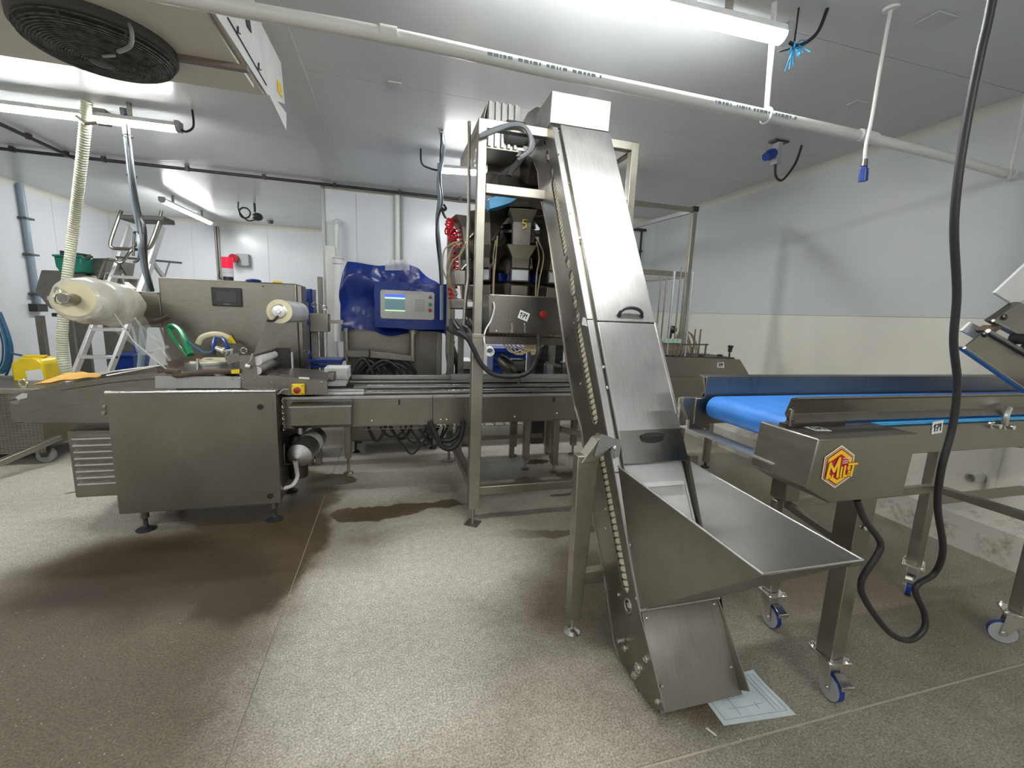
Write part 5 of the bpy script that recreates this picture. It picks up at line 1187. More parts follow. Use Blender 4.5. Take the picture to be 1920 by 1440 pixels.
for px, py in ((1096, 604),):
    y, z = EY(px, py); part(T, 'number_sticker', B().sheet([(XA - .001, *EY(px - 3, py - 9)), (XA - .001, *EY(px + 2, py - 8)), (XA - .001, *EY(px + 6, py + 8)), (XA - .001, *EY(px - 5, py + 5))], .0015), PAP)
part(T, 'circle_mark', B().torus(E(XA + .018, .64, .005), DN, .011, .0012, 16, 4), INK)
y, z = EY(1178, 1136); part(T, 'access_ring', B().torus((XA - .001, y, z), (1, 0, 0), .026, .003, 20, 6), STB)
for px, py, r in ((1198, 1252, .02), (1191, 1266, .015), (1213, 1235, .013), (1195, 1295, .012), (1235, 1315, .01), (1173, 1215, .012)):
    y, z = EY(px, py); part(T, 'shaft_bolt', B().lathe((XA, y, z), (XA - .014, y, z), [(0, r), (.006, r), (.008, r * .6), (.013, r * .6)], 10), CHR)
# head box on top
hb = [W(1040, 178, X=XA), W(1147, 200, X=XB + .01), W(1143, 250, X=XB + .01), W(1037, 232, X=XA)]
hbx0, hbx1 = XA - .004, XB + .012
yf_t, zf_t, yf_b, zf_b = 2.575, 2.665, 2.585, 2.50
part(T, 'head_box', B().prism([(hbx0, yf_b, zf_b), (hbx0, yf_t, zf_t), (hbx0, yf_t + .28, zf_t - .01), (hbx0, yf_b + .36, zf_b - .05)], (hbx1 - hbx0, 0, 0)), STB, .003, label='bright head box')
part(T, 'drive_motor', B().lathe((XA - .005, 2.95, 2.55), (XA - .20, 2.95, 2.55), [(0, .06), (.05, .06), (.055, .075), (.17, .075), (.19, .05)], 20), DKG)
part(T, 'discharge_spout', B().prism([(XA + .01, 2.95, 2.42), (XA + .01, 3.35, 2.60), (XA + .01, 3.45, 2.45), (XA + .01, 3.05, 2.28)], (XB - XA - .02, 0, 0)), STK)
# lower nose: front plate, side strips
f0 = W(1208, 1140, X=XA); f1 = W(1247, 1335, X=XA); g1 = Vector((XB, W(1385, 1305, X=XB).y, .03))
yt, zt_, yb_, zb_ = 1.290, .300, 1.122, .035
part(T, 'front_plate', B().prism([(XA + .012, yt, zt_), (XB - .0, yt, zt_), (XB, yb_ + .035, zb_ + .052), (XB + .004, yb_, zb_ - .012), (XA + .014, yb_, zb_ - .012)], (0, -.004, -.0015)), STX, .001)
part(T, 'front_lip', B().cyl((XA + .0, yt - .004, zt_ + .005), (XB + .005, yt - .004, zt_ + .005), .006, 10), STB)
part(T, 'side_fin', B().prism([(XB + .014, yt - .005, zt_ + .005), (XB + .014, yt + .05, zt_), (XB + .014, yb_ + .165, zb_ + .13), (XB + .014, yb_ + .115, zb_ + .125)], (.004, 0, 0)), STX)
for x, z in ((XA + .03, zt_ - .02), (XB - .025, zt_ - .012), (XA + .035, zb_ + .06), (XB - .02, zb_ + .07)):
    t = (zt_ - z) / (zt_ - zb_); screw(T, (x, yt + (yb_ - yt) * t - .004, z), (0, -.83, .55), .006)
tb = B()
for k in range(24): t = (k + .5) / 24; tb.box(XA + .004, XA + .012, yt + (yb_ - yt) * t - .006, yt + (yb_ - yt) * t, zt_ - .03 + (zb_ - zt_ + .03) * t, zt_ - .024 + (zb_ - zt_ + .03) * t)
part(T, 'belt_teeth', tb, DKG, smooth=False)
# feed hopper
A_, D_ = Vector((XA + .004, 1.53, .790)), Vector((XB + .0, 1.53, .785))
B_, C_ = Vector((XA + .012, .795, .770)), Vector((XB - .010, .795, .768))
E_, F_ = Vector((XA + .004, 1.297, .305)), Vector((XB, 1.297, .305))
H = part(T, 'feed_hopper', B().prism([A_, B_, E_], (.003, 0, 0)), STX, .0)
part(H, 'hopper_side', B().prism([D_, C_, F_], (-.003, 0, 0)), ALU)  # brighter metal paints in ceiling light reflected by this inner side
part(H, 'hopper_floor', B().prism([E_ + Vector((0, 0, .0)), F_, C_, B_], (0, -.0015, -.0035)), STX)
part(H, 'hopper_rim', B().tube([A_, B_, C_, D_], .0035, 6), ALU)
part(H, 'hopper_back_plate', B().prism([E(XA + .01, .0, -.03), E(XB - .002, .0, -.03), E(XB - .002, .62, -.03), E(XA + .01, .62, -.03)], tuple(DN * .003)), WHT, label='pale belt surface inside hopper')
part(H, 'hopper_corner', B().tube([E(XB - .016, .0, -.022), E(XB - .016, .58, -.022)], .006, 8), ALU)
for k in range(3): part(H, 'flight', B().bar(E(XA + .02, .08 + k * .19, -.02), E(XB - .03, .08 + k * .19, -.02), .012, .022, tuple(DN)), WHT)
# leg with pivot
lx, ly = .768, 1.585
part(T, 'leg', B().hexa([(lx - .03, ly - .025, .075), (lx + .022, ly - .025, .075), (lx + .022, ly + .025, .075), (lx - .03, ly + .025, .075), (lx - .042, ly - .025, .83), (lx + .055, ly - .025, .83), (lx + .055, ly + .025, .83), (lx - .042, ly + .025, .83)]), STT, .004)
part(T, 'leg', B().box(1.38, 1.43, 1.7, 1.75, .09, .75), STT, .004)
part(T, 'pivot_plate', B().prism([(lx - .028, ly - .03, .80), (lx + .03, ly - .03, .80), (lx + .10, ly - .03, .86), (lx + .10, ly - .03, .90), (lx + .04, ly - .03, .90)], (0, .06, 0)), STT, .004)
part(T, 'pivot_tab', B().prism([(lx + .05, ly - .035, .925), (lx + .14, ly - .035, .895), (lx + .14, ly - .035, .825), (lx + .115, ly - .035, .82), (lx + .11, ly - .035, .875), (lx + .03, ly - .035, .83), (lx + .025, ly - .035, .84)], (0, -.004, 0)), STB)
part(T, 'pivot_bolt', B().lathe((lx + .115, ly - .03, .862), (lx + .115, ly - .05, .862), [(0, .014), (.01, .014), (.018, .008)], 8), CHR)
part(T, 'pivot_shaft', B().cyl((lx + .115, ly, .86), (XA + .01, ly + .14, .862), .02, 12), STX)
part(T, 'cross_bar', B().box(lx + .028, XA + .06, ly - .02, ly + .02, .238, .30), STT, .003)
part(T, 'leg_stud', B().cyl((lx - .005, ly, .01), (lx - .005, ly, .08), .007, 10), CHR)
part(T, 'foot', B().lathe((lx - .005, ly, 0), (lx - .005, ly, .02), [(0, .035), (.005, .037), (.012, .025), (.02, .010)], 16), CHR)
part(T, 'foot', B().lathe((1.405, 1.725, 0), (1.405, 1.725, .09), [(0, .035), (.005, .037), (.012, .02), (.02, .008), (.09, .008)], 16), CHR)
for q in (.3,): part(T, 'handwheel_stub', B().cyl((XA - .004, 1.36, .12), (XA - .03, 1.36, .12), .008, 10), CHR)

# printed form on the floor
P4 = [W(1330, 1300, Z=.0), W(1412, 1258, Z=0), W(1487, 1338, Z=0), W(1357, 1363, Z=0)]
P4 = [Vector((1.12, 1.215, 0)), Vector((1.402, 1.218, 0)), Vector((1.402, 1.02, 0)), Vector((1.11, 1.045, 0))]
def pap(u, v, z=.0015): 
    a = P4[3].lerp(P4[2], u); c = P4[0].lerp(P4[1], u); q = a.lerp(c, v); return q + Vector((0, 0, z + .004 * (sin(u * 7) * sin(v * 5)) ** 2 + (.006 * max(0, v - .85) / .15 * (u > .5))))
T = thing('paper_form', 'printed white form lying on the floor under the conveyor nose', 'paper', (1.25, 1.12, 0))
part(T, 'sheet', B().grid(lambda u, v: pap(u, v), 20, 14).grid(lambda u, v: pap(u, v, .0008), 20, 14), plain('form_paper', (.66, .76, .78), .7, var=.08, scale=12))
ln = B()
def line(u0, v0, u1, v1, w=.004):
    N_ = 12; du, dv = u1 - u0, v1 - v0; l = hypot(du, dv); nx, ny = -dv / l * w, du / l * w
    for i in range(N_):
        a, c = i / N_, (i + 1) / N_
        ln.add([pap(u0 + du * t + s * nx, v0 + dv * t + s * ny, .0025) for t, s in ((a, -1), (c, -1), (c, 1), (a, 1))], [(0, 1, 2, 3)])
for a in ((.06, .1, .94, .1), (.06, .92, .94, .92), (.06, .1, .06, .92), (.94, .1, .94, .92), (.80, .12, .80, .9), (.86, .12, .86, .9), (.2, .3, .7, .3), (.2, .5, .55, .52), (.3, .15, .3, .6), (.6, .2, .6, .35)): line(*a)
for k in range(9): line(.10 + .07 * (k % 3), .60 + .03 * k, .25 + .07 * (k % 4), .6 + .03 * k, .003)
part(T, 'printing', ln, INKG, smooth=False)
for k, (px, py) in enumerate(((1334, 1372), (1388, 1390))):
    q = W(px, py, Z=0); single('paper_scrap', ('long', 'tiny')[k] + ' white paper scrap on the floor in front of the form', 'scrap', B().prism([q + Vector(v) for v in ((-.012, .014, .001), (-.006, .016, .001), (.008, -.016, .001), (.002, -.018, .001))] if k == 0 else [q + Vector(v) for v in ((0, 0, .001), (.008, .004, .001), (.004, .008, .001))], (0, 0, .002)), PAP)

# ================================================================== BELT CONVEYOR ON CASTERS
NYv, FYv = 1.05, 1.47
T = thing('belt_conveyor', 'low belt conveyor with bright blue belt and steel sides on casters at right', 'conveyor', (1.9, 1.25, 0))
bx0, bx1 = 1.215, 3.45
zt_ = 1.098; rr = .045
bp = [(bx1, 0, zt_), (bx0 + rr, 0, zt_)] + [(bx0 + rr - rr * sin(pi * i / 12), 0, zt_ - rr + rr * cos(pi * i / 12)) for i in range(1, 12)] + [(bx0 + rr, 0, zt_ - 2 * rr), (bx1, 0, zt_ - 2 * rr)]
part(T, 'belt', B().prism([(x, NYv + .035, z) for x, _, z in bp], (0, FYv - NYv - .07, 0)), BLU)
part(T, 'side_frame', B().box(1.45, bx1, NYv, NYv + .025, .958, 1.062), STX, .003); part(T, 'side_frame', B().box(1.19, bx1, FYv - .0, FYv + .025, .975, 1.085), STX, .003)
part(T, 'roller_cheek', B().box(1.20, 1.45, NYv + .005, NYv + .03, 1.0, 1.085), STK)
def cprof(y, s):   # rolled guide rail
    return [(y, 1.088), (y, 1.168), (y - s * .028, 1.176), (y - s * .030, 1.168), (y - s * .004, 1.160), (y + s * .004, 1.088)] 
def rail(name, x0, x1, y, s): return part(T, name, B().prism([(x0, yy, z) for yy, z in ((y, 1.090), (y + s * .020, 1.115), (y + s * .004, 1.170), (y - s * .022, 1.178), (y - s * .024, 1.171), (y - s * .003, 1.163), (y + s * .013, 1.115), (y - s * .006, 1.092))], (x1 - x0, 0, 0)), STX, .001)
rail('guide_rail', 1.205, bx1, NYv, 1); part(T, 'guide_rail_face', B().box(1.222, bx1, FYv - .012, FYv - .008, 1.085, 1.176), STX, .001); rail('guide_rail', 1.222, bx1, FYv + .01, -1)
part(T, 'rail_end', B().box(1.205, 1.218, NYv - .004, NYv + .012, 1.078, 1.135), STX, .003); screw(T, (1.213, NYv - .004, 1.10), (0, -1, 0), .006, STK)
part(T, 'tail_bracket', B().prism([(1.135, FYv + .01, 1.085), (1.26, FYv + .01, 1.085), (1.26, FYv + .01, .995), (1.17, FYv + .01, .99), (1.135, FYv + .01, 1.06)], (0, .02, 0)), STX, .003)
part(T, 'drip_bar', B().box(1.165, 1.235, NYv + .0, FYv + .05, .952, .957), ALU)
part(T, 'cheek_plate', B().prism([(1.175, FYv + .005, .995), (1.26, FYv + .005, 1.0), (1.28, FYv + .005, .955), (1.175, FYv + .005, .955)], (0, .01, 0)), STX)
part(T, 'belt_edge_gap', B().box(1.5, bx1, NYv + .012, NYv + .03, 1.064, 1.074), BLUL)
# drive box
front = [W(*p, Y=.93) for p in ((1536, 824), (1722, 813), (1692, 930), (1554, 943), (1512, 918))]
mb = part(T, 'drive_box', B().prism(front, (0, .21, 0)), STX, .004, label='grey drive box with red and yellow emblem')
cxl, czl = W(1571, 875, Y=.929).x, W(1571, 875, Y=.929).z
fl_ = plane((cxl, .9285, czl), (1, 0, 0), (0, 0, 1))
hx = lambda r, sx=1: [fl_(r * sx * sin(pi / 3 * i), r * cos(pi / 3 * i)) for i in range(6)]
HR = .067
lays = [(HR, CRM if False else plain('emblem_cream', (.80, .76, .52), .4), 'emblem_border'), (HR * .93, plain('emblem_maroon', (.20, .01, .02), .35), 'emblem_band'), (HR * .90, plain('emblem_pale', (.75, .6, .45), .35), 'emblem_ring'), (HR * .865, plain('emblem_maroon2', (.28, .01, .02), .35), 'emblem_band'), (HR * .80, plain('emblem_yellow', (.90, .55, .01), .35), 'emblem_ring'), (HR * .60, plain('emblem_red', (.50, .01, .02), .35), 'emblem_field')]
for i, (r, m, n) in enumerate(lays): part(mb, n, B().prism([p + Vector((0, -.0006 * i, 0)) for p in hx(r)], (0, -.0008, 0)), m, smooth=False)
yl = bpy.data.materials['emblem_yellow']; mr = bpy.data.materials['emblem_maroon']
def emb(strokes, w, c0, m, n):
    b = B()
    for s in strokes: stroke(b, fl_, [(x * HR, y * HR) for x, y in s], w * HR, c0, c0 + .0006)
    return part(mb, n, b, m, smooth=False)
Mst = [[(-.66, -.46), (-.58, .20), (-.30, -.16), (-.08, .42), (-.06, -.44)]]
Jst = [[(-.34, -.34), (-.34, -.50), (-.46, -.50)]]
Lst = [[(.30, .04), (.30, -.42), (.46, -.42)], [(.50, .12), (1.0, .12)], [(.78, .12), (.74, -.44)]]
Ost = [[(.54, -.42), (.54, -.22), (.64, -.22), (.64, -.42), (.54, -.42)]]
Ist = [[(.12, .0), (.12, -.44)]]
for s, w, c, m, n in ((Mst, .19, .0045, mr, 'letter_outline'), (Lst, .15, .0045, mr, 'letter_outline'), (Ist, .16, .0047, mr, 'letter_outline'), (Ost, .11, .0047, mr, 'letter_outline'), (Mst, .13, .0053, yl, 'letter_M'), (Jst, .07, .0053, yl, 'letter_J'), (Lst, .10, .0053, yl, 'letters_L_T'), (Ost, .055, .0053, yl, 'letter_O'), (Ist, .10, .0056, yl, 'letter_I')): emb(s, w, c, m, n)
emb([[(.14, .40), (.54, .40)], [(.14, .28), (.54, .28)], [(.14, .19), (.42, .19)]], .04, .0045, bpy.data.materials['emblem_pale'], 'small_print')
q = W(1533, 806, Z=front[0].z); ft_ = plane((q.x, q.y, front[0].z + .0025), (1, -.05, 0), (0, 1, 0))
def stick(T_, f, w, h, ang): 
    g = lambda x, y, c=0: f(x * cos(ang) - y * sin(ang), x * sin(ang) + y * cos(ang), c)
    o1 = part(T_, 'number_sticker', rect(g, -w / 2, -h / 2, w / 2, h / 2, 0, .0015), PAP, label='white sticker hand-marked 171'); t = B()
    for s_ in ([(-.38, .08), (-.27, .28), (-.27, -.28)], [(-.14, .22), (.10, .26), (-.04, -.3)], [(-.12, -.02), (.10, .02)], [(.16, .08), (.28, .28), (.28, -.28)]): stroke(t, g, [(x * w, y * h) for x, y in s_], w * .07, .0015, .0025)
    part(T_, 'sticker_writing', t, INK, smooth=False)
stick(T, ft_, .055, .045, -.1)
q = W(1757, 801, Y=NYv - .001); stick(T, plane(q, (1, 0, 0), (0, 0, 1)), .052, .046, .10)
for px, py in ((1857, 796), (1882, 798)): part(T, 'frame_bolt', B().lathe(W(px, py, Y=NYv), W(px, py, Y=NYv) - Vector((0, .03, 0)), [(0, .014), (.008, .014), (.01, .009), (.03, .009)], 10), CHR)
part(T, 'rail_support', B().tube(SP([W(1884, 796, Y=NYv - .01), W(1886, 780, Y=NYv - .015), W(1892, 765, Y=NYv - .01)], 4), .011, 8), ALU)
# legs
def leg(x, y, z1=.96, w=.06): 
    return part(T, 'leg', B().box(x - w / 2, x + w / 2, y - w / 2, y + w / 2, .165, z1), STT, .004)
legs = [(1.60, NYv + .03), (1.70, FYv - .02), (2.67, FYv - .0), (2.70, NYv + .03)]
for i, (x, y) in enumerate(legs): leg(x, y, .96, .065 if i == 0 else .05)
part(T, 'leg_sleeve', B().box(1.56, 1.64, NYv - .01, NYv + .07, .55, .96), STX, .004)
part(T, 'leg_collar', B().box(1.66, 1.74, FYv - .06, FYv + .02, .62, .97), STX, .004)
part(T, 'tie_bar', B().box(1.65, 2.70, FYv - .03, FYv - .0, .575, .615), STT, .003)
part(T, 'tie_bar', B().bar((1.62, NYv + .06, .60), (1.70, FYv - .04, .60), .03, .03), STT, .003); part(T, 'tie_bar', B().bar((2.69, NYv + .06, .60), (2.67, FYv - .02, .60), .04, .035), STT, .003)
part(T, 'tie_bar', B().box(2.68, 3.45, FYv - .02, FYv + .02, .50, .54), STT, .003); part(T, 'tie_bar', B().box(2.68, 3.45, FYv - .02, FYv + .02, .86, .90), STT, .003)
part(T, 'brace', B().bar((2.30, FYv, .93), (3.3, FYv - .01, .80), .03, .04), STT, .003)
for p_ in ((1.60, NYv - .013, .70), (1.735, FYv - .03, .63), (1.735, FYv - .03, .595)): screw(T, p_, (0, -1, 0), .01)
# a caster, built once at the origin then copied
c0 = thing('tmp', '', '', (0, 0, 0))
def cpart(n, b, m, bev=0, lab=None):
    o = link(n, b, m, None, bev); 
    if lab: o['label'] = lab
    return o
def make_caster(loc, rz, brake=True):
    """fork caster as a part of the conveyor with its own sub-parts"""
    Rz = Matrix.Rotation(rz, 4, 'Z'); L0_ = Vector(loc)
    def tf(b): b.v = [tuple(Rz @ Vector(v) + L0_) for v in b.v]; return b
    fk = B(); fk.box(-.055, .055, -.045, .045, .155, .165)
    for s in (-1, 1): fk.prism([(-.03, s * .020, .15), (.035, s * .020, .15), (.045, s * .020, .045), (.02, s * .020, .04), (-.01, s * .020, .10)], (0, s * .003, 0))
    fk.cyl((0, 0, .14), (0, 0, .157), .03, 16)
    p = part(T, 'caster', tf(fk), CHR, .001)
    part(p, 'wheel', tf(B().lathe((.032, -.014, .05), (.032, .014, .05), [(0, .030), (.001, .048), (.027, .048), (.028, .030)], 24)), plain('wheel_grey', (.45, .46, .47), .5) if 'wheel_grey' not in bpy.data.materials else bpy.data.materials['wheel_grey'])
    part(p, 'tread', tf(B().lathe((.032, -.0125, .05), (.032, .0125, .05), [(0, .047), (.003, .050), (.022, .050), (.025, .047)], 28)), BLUP)
    part(p, 'axle', tf(B().cyl((.032, -.027, .05), (.032, .027, .05), .008, 10)), CHR)
    if brake: part(p, 'brake_pedal', tf(B().prism([(.05, -.018, .12), (.10, -.022, .10), (.10, .022, .10), (.05, .018, .12)], (0, 0, .005)).box(.094, .10, -.024, .024, .092, .108)), CHR, .001)
    for x in (-.045, .045):
        for y in (-.033, .033): part(p, 'plate_bolt', tf(B().lathe((x, y, .165), (x, y, .178), [(0, .009), (.006, .009), (.007, .005), (.013, .005)], 6)), CHR)
    return p
bpy.data.objects.remove(c0)
for (x, y), rz, br in zip(legs, (-1.75, -1.70, 3.65, 2.3), (True, True, True, False)): make_caster((x, y, 0), rz, br)

# ================================================================== DISCHARGE CHUTE AT THE RIGHT EDGE
T = thing('vibrating_chute', 'sloping steel chute end of another machine entering at the right edge', 'chute', (2.45, 1.27, 1.18))
cyy = 1.2
def cp(*pts): return [W(x, y, Y=cyy) for x, y in pts]
lo = cp((1808, 652), (1842, 624), (1846, 622), (1990, 706), (1990, 779))
part(T, 'lower_channel', B().prism(lo, (0, .006, 0)), STX, .001)
part(T, 'channel_floor', B().prism([lo[0], lo[4], lo[4] + Vector((0, .03, 0)), lo[0] + Vector((0, .03, 0))], (0, 0, .004)), STX)
part(T, 'lower_lip', B().tube([lo[0], lo[4]], .006, 8), STB); part(T, 'upper_lip', B().tube([lo[2] + Vector((0, -.01, .004)), lo[3] + Vector((0, -.01, .004))], .009, 8), STT)
hi = cp((1862, 601), (1912, 566), (1990, 608), (1990, 672)); part(T, 'upper_channel', B().prism(hi, (0, .03, 0)), STX, .001)
part(T, 'upper_channel_lip', B().tube([hi[0], hi[3]], .006, 8), STB)
part(T, 'bright_liner', B().prism([p + Vector((0, .08, 0)) for p in cp((1868, 605), (1990, 676), (1990, 702), (1850, 622))], (0, .01, 0)), WHT)
q = W(1896, 635, Y=cyy + .01); part(T, 'rubber_buffer', B().cyl(q, q - Vector((0, .05, 0)), .022, 16), BLK2)
q = W(1918, 655, Y=cyy + .01); part(T, 'rubber_buffer', B().cyl(q, q - Vector((0, .05, 0)), .026, 16), BLK2)
part(T, 'rusty_block', B().prism(cp((1856, 620), (1874, 610), (1880, 614), (1862, 626)), (0, .05, 0)), RUST)
for p_ in ((1846, 627), (1882, 595)): screw(T, W(*p_, Y=cyy), (0, -1, 0), .012, STK)

single('white_board', 'white plastic board edge above the sloping chute at the right edge', 'board', B().prism([W(x, y, Y=1.22) for x, y in ((1866, 549), (1990, 434), (1990, 520), (1902, 572))], (0, .012, 0)), WHT, bev=.002)

# ================================================================== TRAY DISPENSER BEHIND
dy = 3.3
T = thing('tray_dispenser', 'steel tray dispenser with upright rods on a sloping-ended body at back right', 'dispenser', (2.6, 3.6, 0))
sd = [W(*p, Y=dy) for p in ((1190, 668), (1388, 674), (1407, 706), (1190, 706))]
part(T, 'body', B().prism(sd, (0, .5, 0)), STX, .004)
part(T, 'lower_body', B().box(sd[0].x, sd[1].x - .25, dy + .01, dy + .5, .70, sd[3].z), STX, .004)
part(T, 'top_plate', B().box(W(1250, 672, Y=dy).x, W(1385, 672, Y=dy).x, dy + .05, dy + .45, sd[1].z, sd[1].z + .012), STK, .002)
for x in (1.9, 2.9): 
    for y in (dy + .05, dy + .45): part(T, 'leg', B().box(x - .025, x + .025, y - .025, y + .025, .05, .75), STT, .003); part(T, 'levelling_foot', B().lathe((x, y, 0), (x, y, .06), [(0, .04), (.01, .04), (.02, .012), (.06, .012)], 12), BLK2)
q = W(1351, 686, Y=dy - .001); part(T, 'number_sticker', B().sheet([W(x, y, Y=dy - .001) for x, y in ((1345, 680), (1357, 679), (1358, 690), (1345, 689))], .0015), PAP, label='white sticker hand-marked 171')
tq = B(); f_ = plane(W(1351.5, 684.5, Y=dy - .003), (1, 0, 0), (0, 0, 1))
for s_ in ([(-.38, .08), (-.27, .28), (-.27, -.28)], [(-.14, .22), (.10, .26), (-.04, -.3)], [(.16, .08), (.28, .28), (.28, -.28)]): stroke(tq, f_, [(x * .06, y * .05) for x, y in s_], .006, 0, .001)
part(T, 'sticker_writing', tq, INK, smooth=False)
for px, b0, t0, r, m in ((1232, 640, 520, .006, STX), (1242, 640, 520, .007, STX), (1254, 665, 508, .011, GALV), (1266, 665, 500, .006, STX), (1275, 660, 503, .006, STX), (1288, 668, 510, .012, GALV), (1300, 670, 617, .007, STX), (1310, 672, 617, .007, STX), (1322, 672, 645, .008, STX), (1296, 672, 650, .007, STX), (1243, 668, 655, .008, STX), (1257, 668, 656, .008, STX), (1268, 668, 656, .008, STX), (1277, 668, 656, .008, STX)):
    a = W(px, b0, Y=dy + .12); c = W(px + (b0 - t0) * .045, t0, Y=dy + .12); a.x = c.x = (a.x + c.x) / 2; part(T, 'magazine_rod', B().cyl(a, c, r, 8), m)
a, c = W(1280, 646, Y=dy + .1), W(1327, 646, Y=dy + .1); part(T, 'rod_bracket', B().bar(a, c, .02, .012), DKG)
a = W(1240, 640, Y=dy + .15)
part(T, 'tray_block', B().box(a.x, a.x + .18, dy + .12, dy + .3, W(1255, 667, Y=dy + .1).z, W(1255, 642, Y=dy + .1).z), plain('stacked_trays', (.22, .17, .12), .5), .004)
for k in range(4): part(T, 'green_tab', B().box(a.x + k * .045, a.x + .038 + k * .045, dy + .10, dy + .12, W(1255, 643, Y=dy + .1).z, W(1255, 635, Y=dy + .1).z), plain('pale_green', (.45, .65, .52), .4) if k == 0 else bpy.data.materials['pale_green'])
hq = [W(*p, Y=dy + .2) for p in ((1367, 673), (1368, 660), (1370, 650))]
part(T, 'lever', B().cyl(hq[0], hq[1], .008, 8), STK); part(T, 'lever_grip', B().lathe(hq[1], hq[2], [(0, .018), (.04, .02), (.06, .028), (.065, .02)], 12), BLK2)
for px in (1313, 1349):
    q = W(px, 671, Y=dy + .15); part(T, 'star_knob', B().lathe(q, q + Vector((0, 0, .035)), [(0, .01), (.012, .01), (.014, .03), (.028, .03), (.034, .02)], 6), BLK2)
T = thing('magazine_frame', 'tall square-tube frame standing behind the tray dispenser', 'frame', (2.65, 3.7, 0))
my = 3.72; mx = W(1302, 395, Y=my).x
zt_ = W(1302, 390, Y=my).z
part(T, 'post', B().box(mx - .022, mx + .022, my - .022, my + .022, .0, zt_), STT, .003); part(T, 'end_cap', B().box(mx - .028, mx + .028, my - .028, my + .028, zt_ - .035, zt_ + .01), BLK2)
x2 = mx - .75
part(T, 'post', B().box(x2 - .022, x2 + .022, my - .022, my + .022, 0, zt_), STT, .003)
a = W(1206, 380, Y=3.72)
a = W(1206, 378, Y=3.0); part(T, 'top_bar', B().bar((mx - .02, my, zt_ - .02), (a.x + .0, 3.05, zt_ - .02) if False else (mx - .70, my, zt_ - .02), .035, .04), STT, .003)
part(T, 'top_side_bar', B().bar((mx, my, zt_ - .02), (mx - .12, 4.9, zt_ - .02), .035, .04), STB, .003)
zm = W(1285, 515, Y=my).z
part(T, 'middle_bar', B().bar((mx, my, zm), (x2, my, zm), .035, .045), STT, .003); part(T, 'middle_side_bar', B().bar((mx, my, zm - .01), (mx - .1, 4.9, zm - .01), .035, .04), STT, .003)
part(T, 'post', B().box(mx - .14, mx - .10, 4.86, 4.90, 0, zt_), STT, .003)
T = thing('hose_tangle', 'tangle of tan hoses and black valves behind the dispenser rods', 'hose', tuple(W(1290, 650, Y=3.9)))
random.seed(31)
for k in range(7): part(T, 'hose', B().tube(SP([W(1285 + k * 4, 668, Y=3.9), W(1280 + k * 4 + random.uniform(-4, 4), 640, Y=3.9), W(1275 + k * 3, 625 + random.uniform(-4, 4), Y=3.9), W(1265 + k * 2, 635, Y=3.9)], 4), .009, 6), TANH)
part(T, 'valve', B().ball(W(1262, 618, Y=3.85), .04, 8), BLK2); part(T, 'valve', B().ball(W(1256, 628, Y=3.85), .035, 8, (.6, .6, 1.4)), BLK2)
T = thing('wall_lamp_arm', 'small black bracket pipe on the right end of the back wall', 'bracket', tuple(W(1207, 500, Y=5.6)))
a, c = W(1208, 430, Y=5.62), W(1204, 500, Y=5.62); part(T, 'pipe', B().cyl((a.x, 5.68, a.z), (a.x, 5.68, c.z - .1), .016, 8), BLK); part(T, 'arm', B().bar((a.x - .14, 5.68, a.z), (a.x + .06, 5.68, a.z), .05, .03), BLK)
part(T, 'clip', B().box(a.x - .03, a.x + .03, 5.66, 5.74, a.z - .3, a.z - .28), BLK)

# ================================================================== LEFT BACKGROUND
# platform step ladder
def LP(x, y, Y): return W(x, y, Y=Y)
T = thing('platform_ladder', 'folding aluminium platform step ladder standing behind the film roll', 'ladder', (-2.8, 5.4, 0))
Yb_, Yt_ = 5.0, 5.75
def lin(p, q, z): t = (z - p.z) / (q.z - p.z); return p.lerp(q, t)
Lb = Vector((-3.10, 4.95, 0)); Rb = Vector((-2.78, 4.95, 0)); Lt = LP(240, 430, 5.75); Rt = LP(308, 425, 5.75)
Lb = lin(LP(140, 700, 5.1), LP(185, 585, 5.35), 0); Rb = lin(LP(205, 700, 5.1), LP(250, 585, 5.35), 0)
Lt2 = lin(LP(140, 700, 5.1), LP(185, 585, 5.35), 1.75); Rt2 = lin(LP(205, 700, 5.1), LP(250, 585, 5.35), 1.75)
part(T, 'stile', B().bar(Lb, Lt2, .03, .075, (0, 1, 0)), ALU, .004); part(T, 'stile', B().bar(Rb, Rt2, .03, .075, (0, 1, 0)), ALU, .004)
for k in range(6):
    z = .28 + k * .265; a, c = lin(Lb, Lt2, z), lin(Rb, Rt2, z); part(T, 'step', B().bar(a, c, .08, .03), ALU, .003)
    for e in (c,): screw(T, e + Vector((.018, -.02, 0)), (1, 0, 0), .012, BLK2)
# rear legs
for s, (bx_, tx_) in enumerate(((LP(262, 690, 6.3), LP(225, 515, 5.7)), (LP(330, 690, 6.3), LP(268, 515, 5.7)))):
    b0 = lin(bx_, tx_, 0); part(T, 'rear_leg', B().bar(b0, tx_, .03, .05, (0, 1, 0)), ALU, .003)
part(T, 'rear_brace', B().bar(LP(262, 620, 6.1), LP(300, 640, 6.15), .02, .025), ALU)
